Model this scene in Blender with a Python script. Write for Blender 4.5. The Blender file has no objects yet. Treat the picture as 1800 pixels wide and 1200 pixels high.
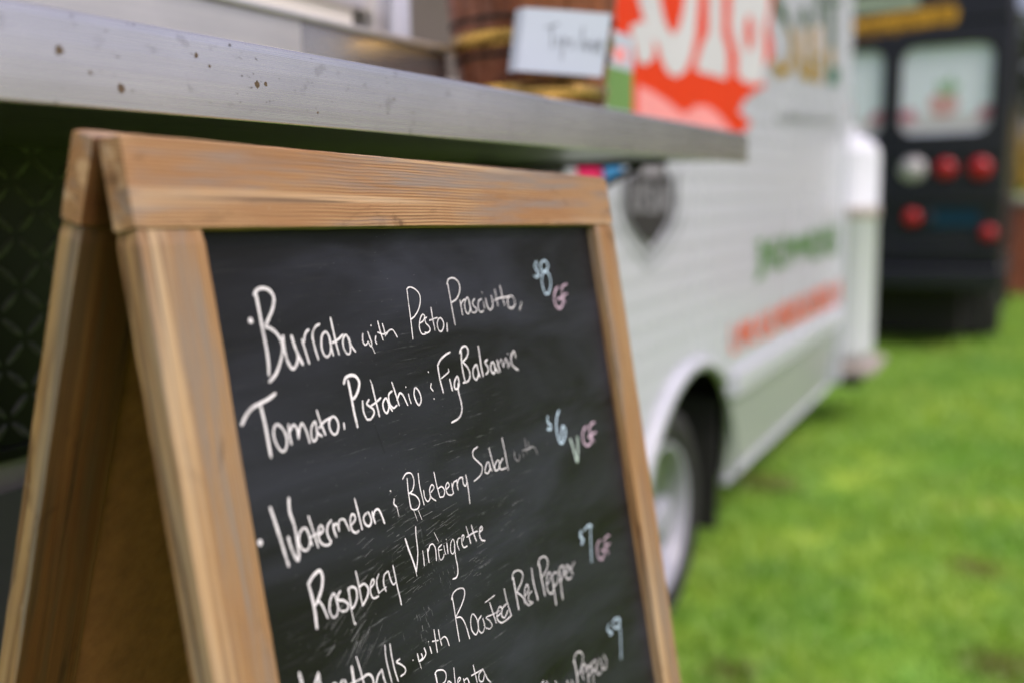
import bpy, bmesh, math, random
import numpy as np
from mathutils import Matrix, Vector, noise as mnoise
from mathutils.geometry import tessellate_polygon
S = bpy.context.scene
COL = S.collection
rad = math.radians

# ---------------------------------------------------------------- camera
RIGHT = Vector((0.885443, 0.464427, -0.017247))
UP = Vector((-0.055978, 0.143417, 0.988078))
FWD = Vector((-0.461363, 0.873922, -0.152986))
cd = bpy.data.cameras.new("camera"); cam = bpy.data.objects.new("camera", cd); COL.objects.link(cam)
m = Matrix.Identity(4)
for i in range(3):
    m[i][0] = RIGHT[i]; m[i][1] = UP[i]; m[i][2] = -FWD[i]
m[2][3] = 1.2
cam.matrix_world = m
cd.sensor_width = 36; cd.lens = 35; cd.shift_y = 15.19 / 1800
cd.clip_start = 0.02; cd.clip_end = 900
cd.dof.use_dof = True; cd.dof.focus_distance = 0.705; cd.dof.aperture_fstop = 2.3; cd.dof.aperture_blades = 0
S.camera = cam
# ---------------------------------------------------------------- daylight, bright overcast
SUN_EL, SUN_AZ = 56, 108          # azimuth from +y towards +x
w = bpy.data.worlds.new("World"); S.world = w; w.use_nodes = True
nt = w.node_tree; bg = nt.nodes["Background"]
sky = nt.nodes.new("ShaderNodeTexSky"); sky.sky_type = 'NISHITA'; sky.sun_disc = False
sky.sun_elevation = rad(SUN_EL); sky.sun_rotation = rad(SUN_AZ)
sky.air_density = 1.0; sky.dust_density = 5.0; sky.ozone_density = 1.0
hs = nt.nodes.new("ShaderNodeHueSaturation"); hs.inputs["Saturation"].default_value = 0.85   # cloud veil greys the blue
nt.links.new(sky.outputs[0], hs.inputs["Color"]); wb = nt.nodes.new("ShaderNodeMix"); wb.data_type = 'RGBA'; wb.blend_type = 'MULTIPLY'; wb.inputs[0].default_value = 1
wb.inputs[7].default_value = (1.075, .955, 1.075, 1)                # camera white balance
nt.links.new(hs.outputs[0], wb.inputs[6]); nt.links.new(wb.outputs[2], bg.inputs[0])
bg.inputs[1].default_value = 0.13
sd = bpy.data.lights.new("sun", 'SUN'); sun = bpy.data.objects.new("sun", sd); COL.objects.link(sun)
sd.energy = 1.3; sd.angle = rad(16); sd.color = (1, 0.96, 0.97)
dv = Vector((math.sin(rad(SUN_AZ)) * math.cos(rad(SUN_EL)), math.cos(rad(SUN_AZ)) * math.cos(rad(SUN_EL)), math.sin(rad(SUN_EL))))
sun.rotation_euler = dv.to_track_quat('Z', 'Y').to_euler()
S.view_settings.view_transform = 'Standard'; S.view_settings.look = 'None'
S.view_settings.exposure = 0.22; S.view_settings.gamma = 1; S.view_settings.use_curve_mapping = False
S.cycles.use_denoising = True
S.cycles.max_bounces = 8; S.cycles.sample_clamp_indirect = 6

# ---------------------------------------------------------------- materials
class NB:
    def __init__(s, name):
        s.m = bpy.data.materials.new(name); s.m.use_nodes = True; s.t = s.m.node_tree
        s.b = s.t.nodes["Principled BSDF"]; s.co = None
    def n(s, typ, **kw):
        q = s.t.nodes.new(typ)
        for k, v in kw.items(): setattr(q, k, v)
        return q
    def l(s, a, b): s.t.links.new(a, b)
    def coord(s, scale=(1, 1, 1), world=False, loc=(0, 0, 0), rot=(0, 0, 0)):
        if world: src = s.n("ShaderNodeNewGeometry").outputs["Position"]
        else: src = s.n("ShaderNodeTexCoord").outputs["Object"]
        mp = s.n("ShaderNodeMapping"); s.l(src, mp.inputs[0])
        mp.inputs["Scale"].default_value = scale; mp.inputs["Location"].default_value = loc; mp.inputs["Rotation"].default_value = rot
        return mp.outputs[0]
    def noise(s, vec, scale=5, detail=4, rough=.55, dist=0):
        q = s.n("ShaderNodeTexNoise"); s.l(vec, q.inputs["Vector"])
        q.inputs["Scale"].default_value = scale; q.inputs["Detail"].default_value = detail
        q.inputs["Roughness"].default_value = rough; q.inputs["Distortion"].default_value = dist
        return q.outputs[0]
    def ramp(s, fac, stops):
        q = s.n("ShaderNodeValToRGB"); e = q.color_ramp.elements
        while len(e) < len(stops): e.new(.5)
        for k, (p, c) in enumerate(stops):
            e[k].position = p; e[k].color = (c, c, c, 1) if isinstance(c, (int, float)) else (*c, 1)
        s.l(fac, q.inputs[0]); return q.outputs[0]
    def mix(s, fac, a, b, mode='MIX'):
        q = s.n("ShaderNodeMix", data_type='RGBA', blend_type=mode)
        for inp, v in ((q.inputs[0], fac), (q.inputs[6], a), (q.inputs[7], b)):
            if isinstance(v, (int, float)): inp.default_value = v
            elif isinstance(v, tuple): inp.default_value = (*v, 1)
            else: s.l(v, inp)
        return q.outputs[2]
    def math(s, op, a, b=0.0):
        q = s.n("ShaderNodeMath", operation=op)
        for inp, v in zip(q.inputs, (a, b)):
            if isinstance(v, (int, float)): inp.default_value = v
            else: s.l(v, inp)
        return q.outputs[0]
    def bump(s, h, strength=.3, dist=.001):
        q = s.n("ShaderNodeBump"); q.inputs["Strength"].default_value = strength; q.inputs["Distance"].default_value = dist
        s.l(h, q.inputs["Height"]); s.l(q.outputs[0], s.b.inputs["Normal"]); return q
    def set(s, **kw):
        names = dict(col="Base Color", rough="Roughness", metal="Metallic", spec="Specular IOR Level", coat="Coat Weight", trans="Transmission Weight", aniso="Anisotropic", sheen="Sheen Weight")
        for k, v in kw.items():
            i = s.b.inputs[names[k]]
            if isinstance(v, tuple): i.default_value = (*v, 1)
            elif isinstance(v, (int, float)): i.default_value = v
            else: s.l(v, i)
        return s

def plain(name, col, rough=.5, metal=0, var=.12, vs=6, **kw):
    b = NB(name); n = b.noise(b.coord(world=True), vs, 5, .6)
    lo = tuple(c * (1 - var) for c in col); hi = tuple(min(1, c * (1 + var)) for c in col)
    b.set(col=b.ramp(n, [(.3, lo), (.7, hi)]), metal=metal, **kw)
    b.set(rough=b.ramp(b.noise(b.coord(world=True), vs * 3, 4), [(.3, max(0, rough - .08)), (.7, min(1, rough + .08))]))
    return b.m

def wood_mat(name="weathered_pine", dark=False):
    b = NB(name)
    oi = b.n("ShaderNodeObjectInfo"); off = b.n("ShaderNodeVectorMath", operation='SCALE'); b.l(oi.outputs["Random"], off.inputs[0])
    cmb = b.n("ShaderNodeCombineXYZ"); b.l(oi.outputs["Random"], cmb.inputs[0])
    tc = b.n("ShaderNodeTexCoord"); add = b.n("ShaderNodeVectorMath", operation='ADD'); b.l(tc.outputs["Object"], add.inputs[0])
    sc = b.n("ShaderNodeVectorMath", operation='SCALE'); b.l(cmb.outputs[0], sc.inputs[0]); sc.inputs["Scale"].default_value = 3.0
    b.l(sc.outputs[0], add.inputs[1])
    def mapped(scale, loc=(0, 0, 0)):
        mp = b.n("ShaderNodeMapping"); b.l(add.outputs[0], mp.inputs[0]); mp.inputs["Scale"].default_value = scale; mp.inputs["Location"].default_value = loc; return mp.outputs[0]
    # growth rings
    vec = mapped((.035, 1, 1), (0, -.022, .085))
    wob = b.noise(mapped((3, 30, 30)), 1, 3)
    wob2 = b.noise(mapped((9, 5, 5)), 1, 2)
    wa = b.n("ShaderNodeTexWave", wave_type='RINGS', rings_direction='X', wave_profile='SAW'); b.l(vec, wa.inputs["Vector"])
    wa.inputs["Scale"].default_value = 150; wa.inputs["Distortion"].default_value = 2.2; wa.inputs["Detail"].default_value = 2
    wa.inputs["Detail Scale"].default_value = 1.2
    ph = b.math('ADD', b.math('MULTIPLY', wob, 4.5), b.math('MULTIPLY', wob2, 11.)); b.l(ph, wa.inputs["Phase Offset"])
    ring = wa.outputs["Fac"]
    fib = b.noise(mapped((14, 900, 900)), 1, 4, .7)
    fib2 = b.noise(mapped((5, 260, 260)), 1, 3, .6)
    base = b.ramp(ring, [(0, (.60, .39, .205)), (.40, (.52, .315, .15)), (.68, (.34, .175, .075)), (.88, (.13, .062, .028)), (1, (.42, .25, .12))])
    base = b.mix(b.math('MULTIPLY', fib, .22), base, (.68, .52, .36), 'MIX')
    # warm oil patches and grey weathering
    pat = b.ramp(b.noise(mapped((6, 22, 22)), 1, 4, .6, .8), [(.44, 0), (.66, .62)])
    base = b.mix(pat, base, (.38, .19, .08), 'MIX')
    gry = b.ramp(b.noise(mapped((3.2, 55, 55), (4, 1, 2)), 1, 5, .65), [(.47, 0), (.60, .85)])
    base = b.mix(gry, base, (.31, .27, .25), 'MIX')
    base = b.mix(b.ramp(fib2, [(.25, .45), (.45, 0)]), base, (.16, .085, .045), 'MIX')
    spk = b.ramp(b.noise(mapped((60, 60, 60)), 1, 2), [(.74, 0), (.80, .3)])
    base = b.mix(spk, base, (.72, .68, .62))
    stn = b.ramp(b.noise(mapped((13, 34, 34), (1, 7, 3)), 1, 4, .6, 1.2), [(.60, 0), (.72, .7)])
    base = b.mix(stn, base, (.15, .08, .04))
    base = b.mix(1., base, (.79, .755, .675), 'MULTIPLY')
    lt = b.ramp(b.noise(mapped((1.6, 75, 75), (9, 2, 5)), 1, 3, .6), [(.52, 0), (.64, .55)])
    base = b.mix(lt, base, (.66, .47, .27))
    ck = b.ramp(b.noise(mapped((2.2, 150, 150), (2, 6, 1)), 1, 2, .5), [(.655, 0), (.70, .75)])
    base = b.mix(ck, base, (.09, .05, .03))
    if dark: base = b.mix(1., base, (.30, .20, .095), 'MULTIPLY')  # copy for the inward faces, shade multiplied into the wood colour
    b.set(col=base, rough=b.ramp(fib, [(.2, .5), (.8, .72)]), spec=.35)
    h = b.math('ADD', b.math('MULTIPLY', ring, -.55), b.math('MULTIPLY', fib, .5))
    b.bump(h, .9, .0008)
    return b.m

def slate_mat():
    b = NB("chalkboard_paint")
    c = b.coord((1, 1, 1), loc=(3, 0, 0))
    rub = b.noise(b.coord((2.2, 1, 9), rot=(0, rad(-24), 0), loc=(.3, .2, .9)), 1.6, 4, .55, .9)
    fine = b.noise(b.coord((22, 1, 380), rot=(0, rad(-7), 0)), 1, 4, .6)
    base = b.mix(b.ramp(rub, [(.38, 0), (.72, 1)]), (.0065, .0062, .0068), (.030, .032, .045))
    base = b.mix(b.ramp(fine, [(.55, 0), (.85, .11)]), base, (.16, .165, .165))
    # light chalk dust low down, where the letters have been rubbed
    g = b.n("ShaderNodeTexGradient", gradient_type='SPHERICAL'); b.l(b.coord((5.2, 0.001, 4.6), loc=(-.205 * 5.2, 0, .30 * 4.6), ), g.inputs[0])
    st = b.noise(b.coord((16, 1, 320), rot=(0, rad(-9), 0)), 1, 5, .72)
    st2 = b.noise(b.coord((260, 1, 22), rot=(0, rad(6), 0)), 1, 5, .72)
    pt = b.noise(b.coord(), 55, 3, .6)
    dust = b.math('MULTIPLY', g.outputs[1], b.math('ADD', b.ramp(st, [(.60, 0), (.72, 1)]), b.ramp(st2, [(.66, 0), (.75, .8)])))
    dust = b.math('MULTIPLY', dust, b.ramp(pt, [(.45, .05), (.62, 1)]))
    base = b.mix(b.math('MINIMUM', b.math('MULTIPLY', dust, 1.25), .8), base, (.42, .44, .46))
    sp = b.ramp(b.noise(b.coord(), 900, 1, .5), [(.765, 0), (.80, .5)])
    base = b.mix(sp, base, (.42, .43, .42))
    b.set(col=base, rough=b.ramp(fine, [(.3, .42), (.7, .56)]), spec=.27)
    b.bump(b.noise(b.coord(), 1400, 2), .12, .0002)
    return b.m

def chalk_mat(name, col, gap=(.36, .50)):
    b = NB(name)
    n = b.noise(b.coord(world=True), 1500, 4, .75)
    n2 = b.noise(b.coord(world=True), 70, 3, .6)
    f = b.math('ADD', b.math('MULTIPLY', n, .62), b.math('MULTIPLY', n2, .38))
    b.set(col=b.mix(b.ramp(f, [(gap[0], 0), (gap[1], 1)]), tuple(c * .22 + .012 for c in col), col), rough=.95, spec=.1)
    return b.m

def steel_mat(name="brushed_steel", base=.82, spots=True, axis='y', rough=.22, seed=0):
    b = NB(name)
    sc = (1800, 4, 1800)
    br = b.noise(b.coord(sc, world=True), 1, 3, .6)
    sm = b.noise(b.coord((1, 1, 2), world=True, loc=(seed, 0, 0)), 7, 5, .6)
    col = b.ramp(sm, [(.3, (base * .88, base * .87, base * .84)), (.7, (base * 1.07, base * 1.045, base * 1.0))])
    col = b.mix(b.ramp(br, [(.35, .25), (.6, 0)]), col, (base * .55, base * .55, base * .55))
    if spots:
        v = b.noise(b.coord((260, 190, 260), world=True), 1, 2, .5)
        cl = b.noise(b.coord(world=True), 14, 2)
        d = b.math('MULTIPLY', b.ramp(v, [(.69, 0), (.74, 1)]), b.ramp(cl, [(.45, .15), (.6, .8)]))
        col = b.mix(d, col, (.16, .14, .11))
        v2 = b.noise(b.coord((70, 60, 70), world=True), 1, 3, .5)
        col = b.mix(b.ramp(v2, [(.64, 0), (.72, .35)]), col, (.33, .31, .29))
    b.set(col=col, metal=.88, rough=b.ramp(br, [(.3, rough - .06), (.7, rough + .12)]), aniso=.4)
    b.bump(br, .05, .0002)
    return b.m

def grass_mat(blade=True):
    b = NB("grass_blade" if blade else "turf")
    p = b.coord(world=True)
    n1 = b.noise(p, 1.1, 4, .6); n2 = b.noise(p, 5.5, 4, .65); n3 = b.noise(p, 30, 3)
    c = b.ramp(n1, [(.35, (.20, .42, .045)), (.62, (.41, .57, .07))])
    c = b.mix(b.ramp(n2, [(.42, .0), (.64, .7)]), c, (.15, .36, .07))
    c = b.mix(b.ramp(n2, [(.22, .75), (.40, 0)]), c, (.32, .36, .09))
    geo = b.n("ShaderNodeNewGeometry").outputs["Position"]
    for (px, py, rr) in ((-.12, 3.55, .20), (-.02, 2.81, .22), (-1.0, 4.26, .35), (-.66, 2.45, .16), (.5, 4.6, .3)):   # trodden bare spots
        vd = b.n("ShaderNodeVectorMath", operation='DISTANCE'); b.l(geo, vd.inputs[0]); vd.inputs[1].default_value = (px, py, -.07)
        q = b.math('ADD', b.math('DIVIDE', vd.outputs["Value"], rr), b.math('MULTIPLY', n3, .8))
        c = b.mix(b.ramp(q, [(.65, .85), (1.0, 0)]), c, (.13, .085, .035))
    if blade:
        at = b.n("ShaderNodeAttribute", attribute_name="tint")
        c = b.mix(b.math('MULTIPLY', at.outputs["Fac"], .75), c, (.44, .66, .14))
        b.set(col=c, rough=.45, spec=.45)
        tr = b.n("ShaderNodeBsdfTranslucent"); b.l(b.mix(.5, c, (.36, .62, .04)), tr.inputs[0])
        mx = b.n("ShaderNodeMixShader"); mx.inputs[0].default_value = .38
        b.l(b.b.outputs[0], mx.inputs[1]); b.l(tr.outputs[0], mx.inputs[2])
        b.l(mx.outputs[0], b.t.nodes["Material Output"].inputs[0])
    else:
        c = b.mix(b.ramp(n2, [(.22, 1), (.36, 0)]), c, (.07, .045, .022))
        b.set(col=b.mix(b.ramp(n3, [(.3, .6), (.6, 0)]), c, (.10, .17, .025)), rough=.95, spec=.1)
        b.bump(n3, .6, .02)
    return b.m

M = {}
M['wood'] = wood_mat(); M['slate'] = slate_mat()
M['white'] = chalk_mat('white_chalk', (.88, .86, .89), (.36, .50)); M['blue'] = chalk_mat('blue_chalk', (.60, .78, .93), (.30, .42))
M['pink'] = chalk_mat('pink_chalk', (.90, .68, .84), (.30, .42)); M['green'] = chalk_mat('green_chalk', (.66, .82, .75), (.30, .42))
M['faint'] = chalk_mat('rubbed_chalk', (.50, .50, .52), (.44, .60))
M['smear'] = chalk_mat('thin_chalk', (.42, .43, .44), (.40, .58))
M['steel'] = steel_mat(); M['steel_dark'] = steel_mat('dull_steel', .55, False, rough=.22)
M['steel_under'] = steel_mat('darker_steel', .28, False, rough=.3); M['lug'] = plain('lit_lug', (.11, .105, .115), .3, 0, var=.3, vs=60); M['alu'] = steel_mat('aluminium', .8, False, rough=.4)  # shelf pan: darker copy of the lip steel
M['rust'] = plain('rust', (.12, .085, .05), .9, var=.4, vs=400)
M['scratch'] = plain('bare_scratch', (.004, .004, .004), .9)
M['shaded_wood'] = wood_mat('shaded_inner_face', True); M['hardboard'] = plain('hardboard', (.30, .125, .04), .8, var=.2, vs=60)
def paint(name, col, rough=.32, grime=.25):
    b = NB(name); p = b.coord(world=True)
    g = b.ramp(b.noise(b.coord((1, 1, .35), world=True), 4, 5, .6), [(.45, 0), (.8, grime)])
    c = b.mix(g, col, tuple(x * .72 + .01 for x in col))
    b.set(col=c, rough=b.ramp(b.noise(p, 2.5, 2), [(.3, rough - .02), (.7, rough + .06)]), spec=.5); return b.m
M['body'] = paint('white_body_paint', (.57, .60, .665), .24, .07)
M['black_plate'] = paint('black_tread_plate', (.010, .010, .010), .3, .1)
M['charcoal'] = paint('charcoal_planks', (.13, .13, .14), .5, .2)
M['van'] = paint('navy_black_paint', (.013, .014, .021), .3, .15)
M['rubber'] = plain('tyre_rubber', (.022, .022, .022), .75, var=.25, vs=30)
M['under'] = plain('undercarriage', (.012, .011, .010), .85, var=.4, vs=20)
M['skirt'] = paint('skirt_grass_bounce', (.40, .44, .425), .35); M['rim'] = paint('white_rim', (.37, .39, .44), .35, .5)  # skirt: reflected grass painted into a darker body colour
M['tank'] = paint('white_tank', (.72, .76, .81), .45, .12)
M['foot'] = plain('galvanised_step', (.42, .38, .34), .6, var=.2, vs=20)
M['cream'] = paint('cream_panel', (.68, .67, .60), .45, .1)
M['inside'] = plain('galley_lining', (.42, .40, .37), .5, var=.3, vs=3)
M['brass'] = plain('brass', (.62, .40, .11), .28, 1, var=.2, vs=25)
M['stave'] = plain('stained_stave', (.25, .085, .042), .3, var=.45, vs=18)
M['card'] = plain('white_card', (.50, .58, .67), .7, var=.03)
M['ink'] = plain('ink', (.05, .06, .07), .6)
M['lens_red'] = paint('red_lens', (.42, .012, .016), .15, .1)
M['lens_clear'] = paint('clear_lens', (.50, .49, .49), .2, .1)
M['glass'] = paint('window_film', (.80, .88, .95), .12, .15)
M['bark'] = plain('bark', (.09, .065, .045), .9, var=.4, vs=8)
M['mortar'] = plain('mortar', (.30, .27, .24), .9)
M['brick'] = plain('brick', (.34, .10, .05), .85, var=.35, vs=5)
M['cap'] = plain('pale_coping', (.50, .48, .45), .8)
FLAT = dict(ring=(.20, .21, .22), red=(.78, .055, .012), pink=(.95, .36, .36), olive=(.075, .125, .075), dark_green=(.03, .14, .07), gold=(.36, .23, .03), beige=(.66, .52, .42), grey=(.33, .36, .36),
            leaf=(.10, .24, .06), orange=(.78, .15, .07), grey_dark=(.045, .042, .046), mid=(.30, .29, .32), light=(.23, .23, .25), black=(.045, .042, .045), pale=(.58, .60, .60),
            magenta=(.66, .02, .12), blue=(.06, .26, .55), sign=(.30, .15, .02), band=(.75, .40, .05), palegreen=(.42, .50, .38), leafprint=(.36, .54, .36), potprint=(.66, .38, .37), rose=(.58, .20, .27), skyprint=(.30, .50, .78), ivory=(.62, .60, .60),
            greenbox=(.17, .32, .10), whiteprint=(.66, .67, .70), fridge=(.17, .15, .13), teal=(.012, .050, .085))
for k, v in FLAT.items(): M['f_' + k] = plain('print_' + k, v, .5, var=.06, spec=.12)
def leaf_mat(name, a, c2, tr):
    b = NB(name); at = b.n("ShaderNodeAttribute", attribute_name="tint")
    c = b.mix(at.outputs["Fac"], a, c2); b.set(col=c, rough=.5, spec=.4)
    t = b.n("ShaderNodeBsdfTranslucent"); b.l(b.mix(.5, c, tr), t.inputs[0])
    mx = b.n("ShaderNodeMixShader"); mx.inputs[0].default_value = .35
    b.l(b.b.outputs[0], mx.inputs[1]); b.l(t.outputs[0], mx.inputs[2]); b.l(mx.outputs[0], b.t.nodes["Material Output"].inputs[0]); return b.m
M['leaf_dark'] = leaf_mat('dark_leaves', (.025, .045, .010), (.09, .11, .02), (.12, .16, .02))
M['leaf_gold'] = leaf_mat('golden_leaves', (.60, .42, .07), (.80, .66, .16), (.6, .45, .05))
M['blade'] = grass_mat(True); M['turf'] = grass_mat(False)

# ---------------------------------------------------------------- helpers
WM = {}
def link(o, parent=None, world=Matrix.Identity(4)):
    COL.objects.link(o); WM[o.name] = world.copy()
    if parent is not None:
        o.parent = parent; o.matrix_parent_inverse = WM[parent.name].inverted()
    o.matrix_basis = world
    return o
def tag(o, label=None, cat=None, group=None, kind=None):
    for k, v in (('label', label), ('category', cat), ('group', group), ('kind', kind)):
        if v: o[k] = v
    return o
def root(name, loc, label, cat, group=None):
    o = bpy.data.objects.new(name, None); o.empty_display_size = .1
    link(o, None, Matrix.Translation(loc)); return tag(o, label, cat, group)
def raw(name, verts, faces, mat, parent=None, world=None, smooth=False, label=None):
    """verts in world space (origin recentred) or, with world=, in that frame"""
    me = bpy.data.meshes.new(name)
    if world is None:
        v = np.array(verts, float); c = (v.min(0) + v.max(0)) / 2
        me.from_pydata((v - c).tolist(), [], faces); world = Matrix.Translation(c.tolist())
    else: me.from_pydata([tuple(p) for p in verts], [], faces)
    me.materials.append(mat)
    if smooth: me.shade_smooth()
    o = bpy.data.objects.new(name, me); link(o, parent, world)
    if label: o['label'] = label
    return o
class MB:
    def __init__(s): s.v = []; s.f = []
    def add(s, v, f):
        k = len(s.v); s.v += [tuple(p) for p in v]; s.f += [tuple(i + k for i in q) for q in f]; return s
    def box(s, x0, x1, y0, y1, z0, z1, b=0):
        if b == 0:
            v = [(x, y, z) for x in (x0, x1) for y in (y0, y1) for z in (z0, z1)]
            s.add(v, [(0, 1, 3, 2), (4, 6, 7, 5), (0, 4, 5, 1), (2, 3, 7, 6), (0, 2, 6, 4), (1, 5, 7, 3)]); return s
        bm = bmesh.new(); bmesh.ops.create_cube(bm, size=1)
        for q in bm.verts:
            q.co = Vector(((x0 + x1) / 2 + q.co.x * (x1 - x0), (y0 + y1) / 2 + q.co.y * (y1 - y0), (z0 + z1) / 2 + q.co.z * (z1 - z0)))
        bmesh.ops.bevel(bm, geom=bm.edges[:], offset=b, segments=3, profile=.5, affect='EDGES')
        bm.verts.index_update(); s.add([q.co[:] for q in bm.verts], [[q.index for q in f.verts] for f in bm.faces]); bm.free(); return s
    def ring_loft(s, rings, cap0=True, cap1=True):
        n = len(rings[0]); v = [p for r in rings for p in r]; f = []
        for a in range(len(rings) - 1):
            for i in range(n):
                j = (i + 1) % n; f.append((a * n + i, a * n + j, (a + 1) * n + j, (a + 1) * n + i))
        if cap0: f.append(tuple(range(n - 1, -1, -1)))
        if cap1: f.append(tuple((len(rings) - 1) * n + i for i in range(n)))
        return s.add(v, f)
    def tube(s, pts, r, n=10):
        rings = []
        for k, p in enumerate(pts):
            p = Vector(p); t = (Vector(pts[min(k + 1, len(pts) - 1)]) - Vector(pts[max(k - 1, 0)])).normalized()
            a = t.orthogonal().normalized(); bb = t.cross(a); rr = r[k] if isinstance(r, (list, tuple)) else r
            rings.append([tuple(p + a * math.cos(q * 2 * math.pi / n) * rr + bb * math.sin(q * 2 * math.pi / n) * rr) for q in range(n)])
        return s.ring_loft(rings)
    def lathe(s, prof, c, axis='z', n=32):
        rings = []
        for r, h in prof:
            ring = []
            for q in range(n):
                a = q * 2 * math.pi / n; u, v = r * math.cos(a), r * math.sin(a)
                ring.append((c[0] + u, c[1] + v, c[2] + h) if axis == 'z' else (c[0] + h, c[1] + u, c[2] + v) if axis == 'x' else (c[0] + v, c[1] + h, c[2] + u))
            rings.append(ring)
        return s.ring_loft(rings)
    def make(s, name, mat, parent=None, smooth=False, **kw): return raw(name, s.v, s.f, mat, parent, smooth=smooth, **kw)
def box(name, d, mat, parent, b=0, **kw): return MB().box(*d, b).make(name, mat, parent, **kw)
def flat(name, pts3, mat, parent, **kw):
    """thin flat print: an n-gon facing +x, triangulated"""
    v = [tuple(p) for p in pts3]; fs = [tuple(t) for t in tessellate_polygon([[Vector(p) for p in v]])]
    def nrm(t): return (Vector(v[t[1]]) - Vector(v[t[0]])).cross(Vector(v[t[2]]) - Vector(v[t[0]]))
    fs = [t if nrm(t).x - nrm(t).y > 0 else t[::-1] for t in fs]
    return raw(name, v, fs, mat, parent, **kw)
rng = random.Random(5)
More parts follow.
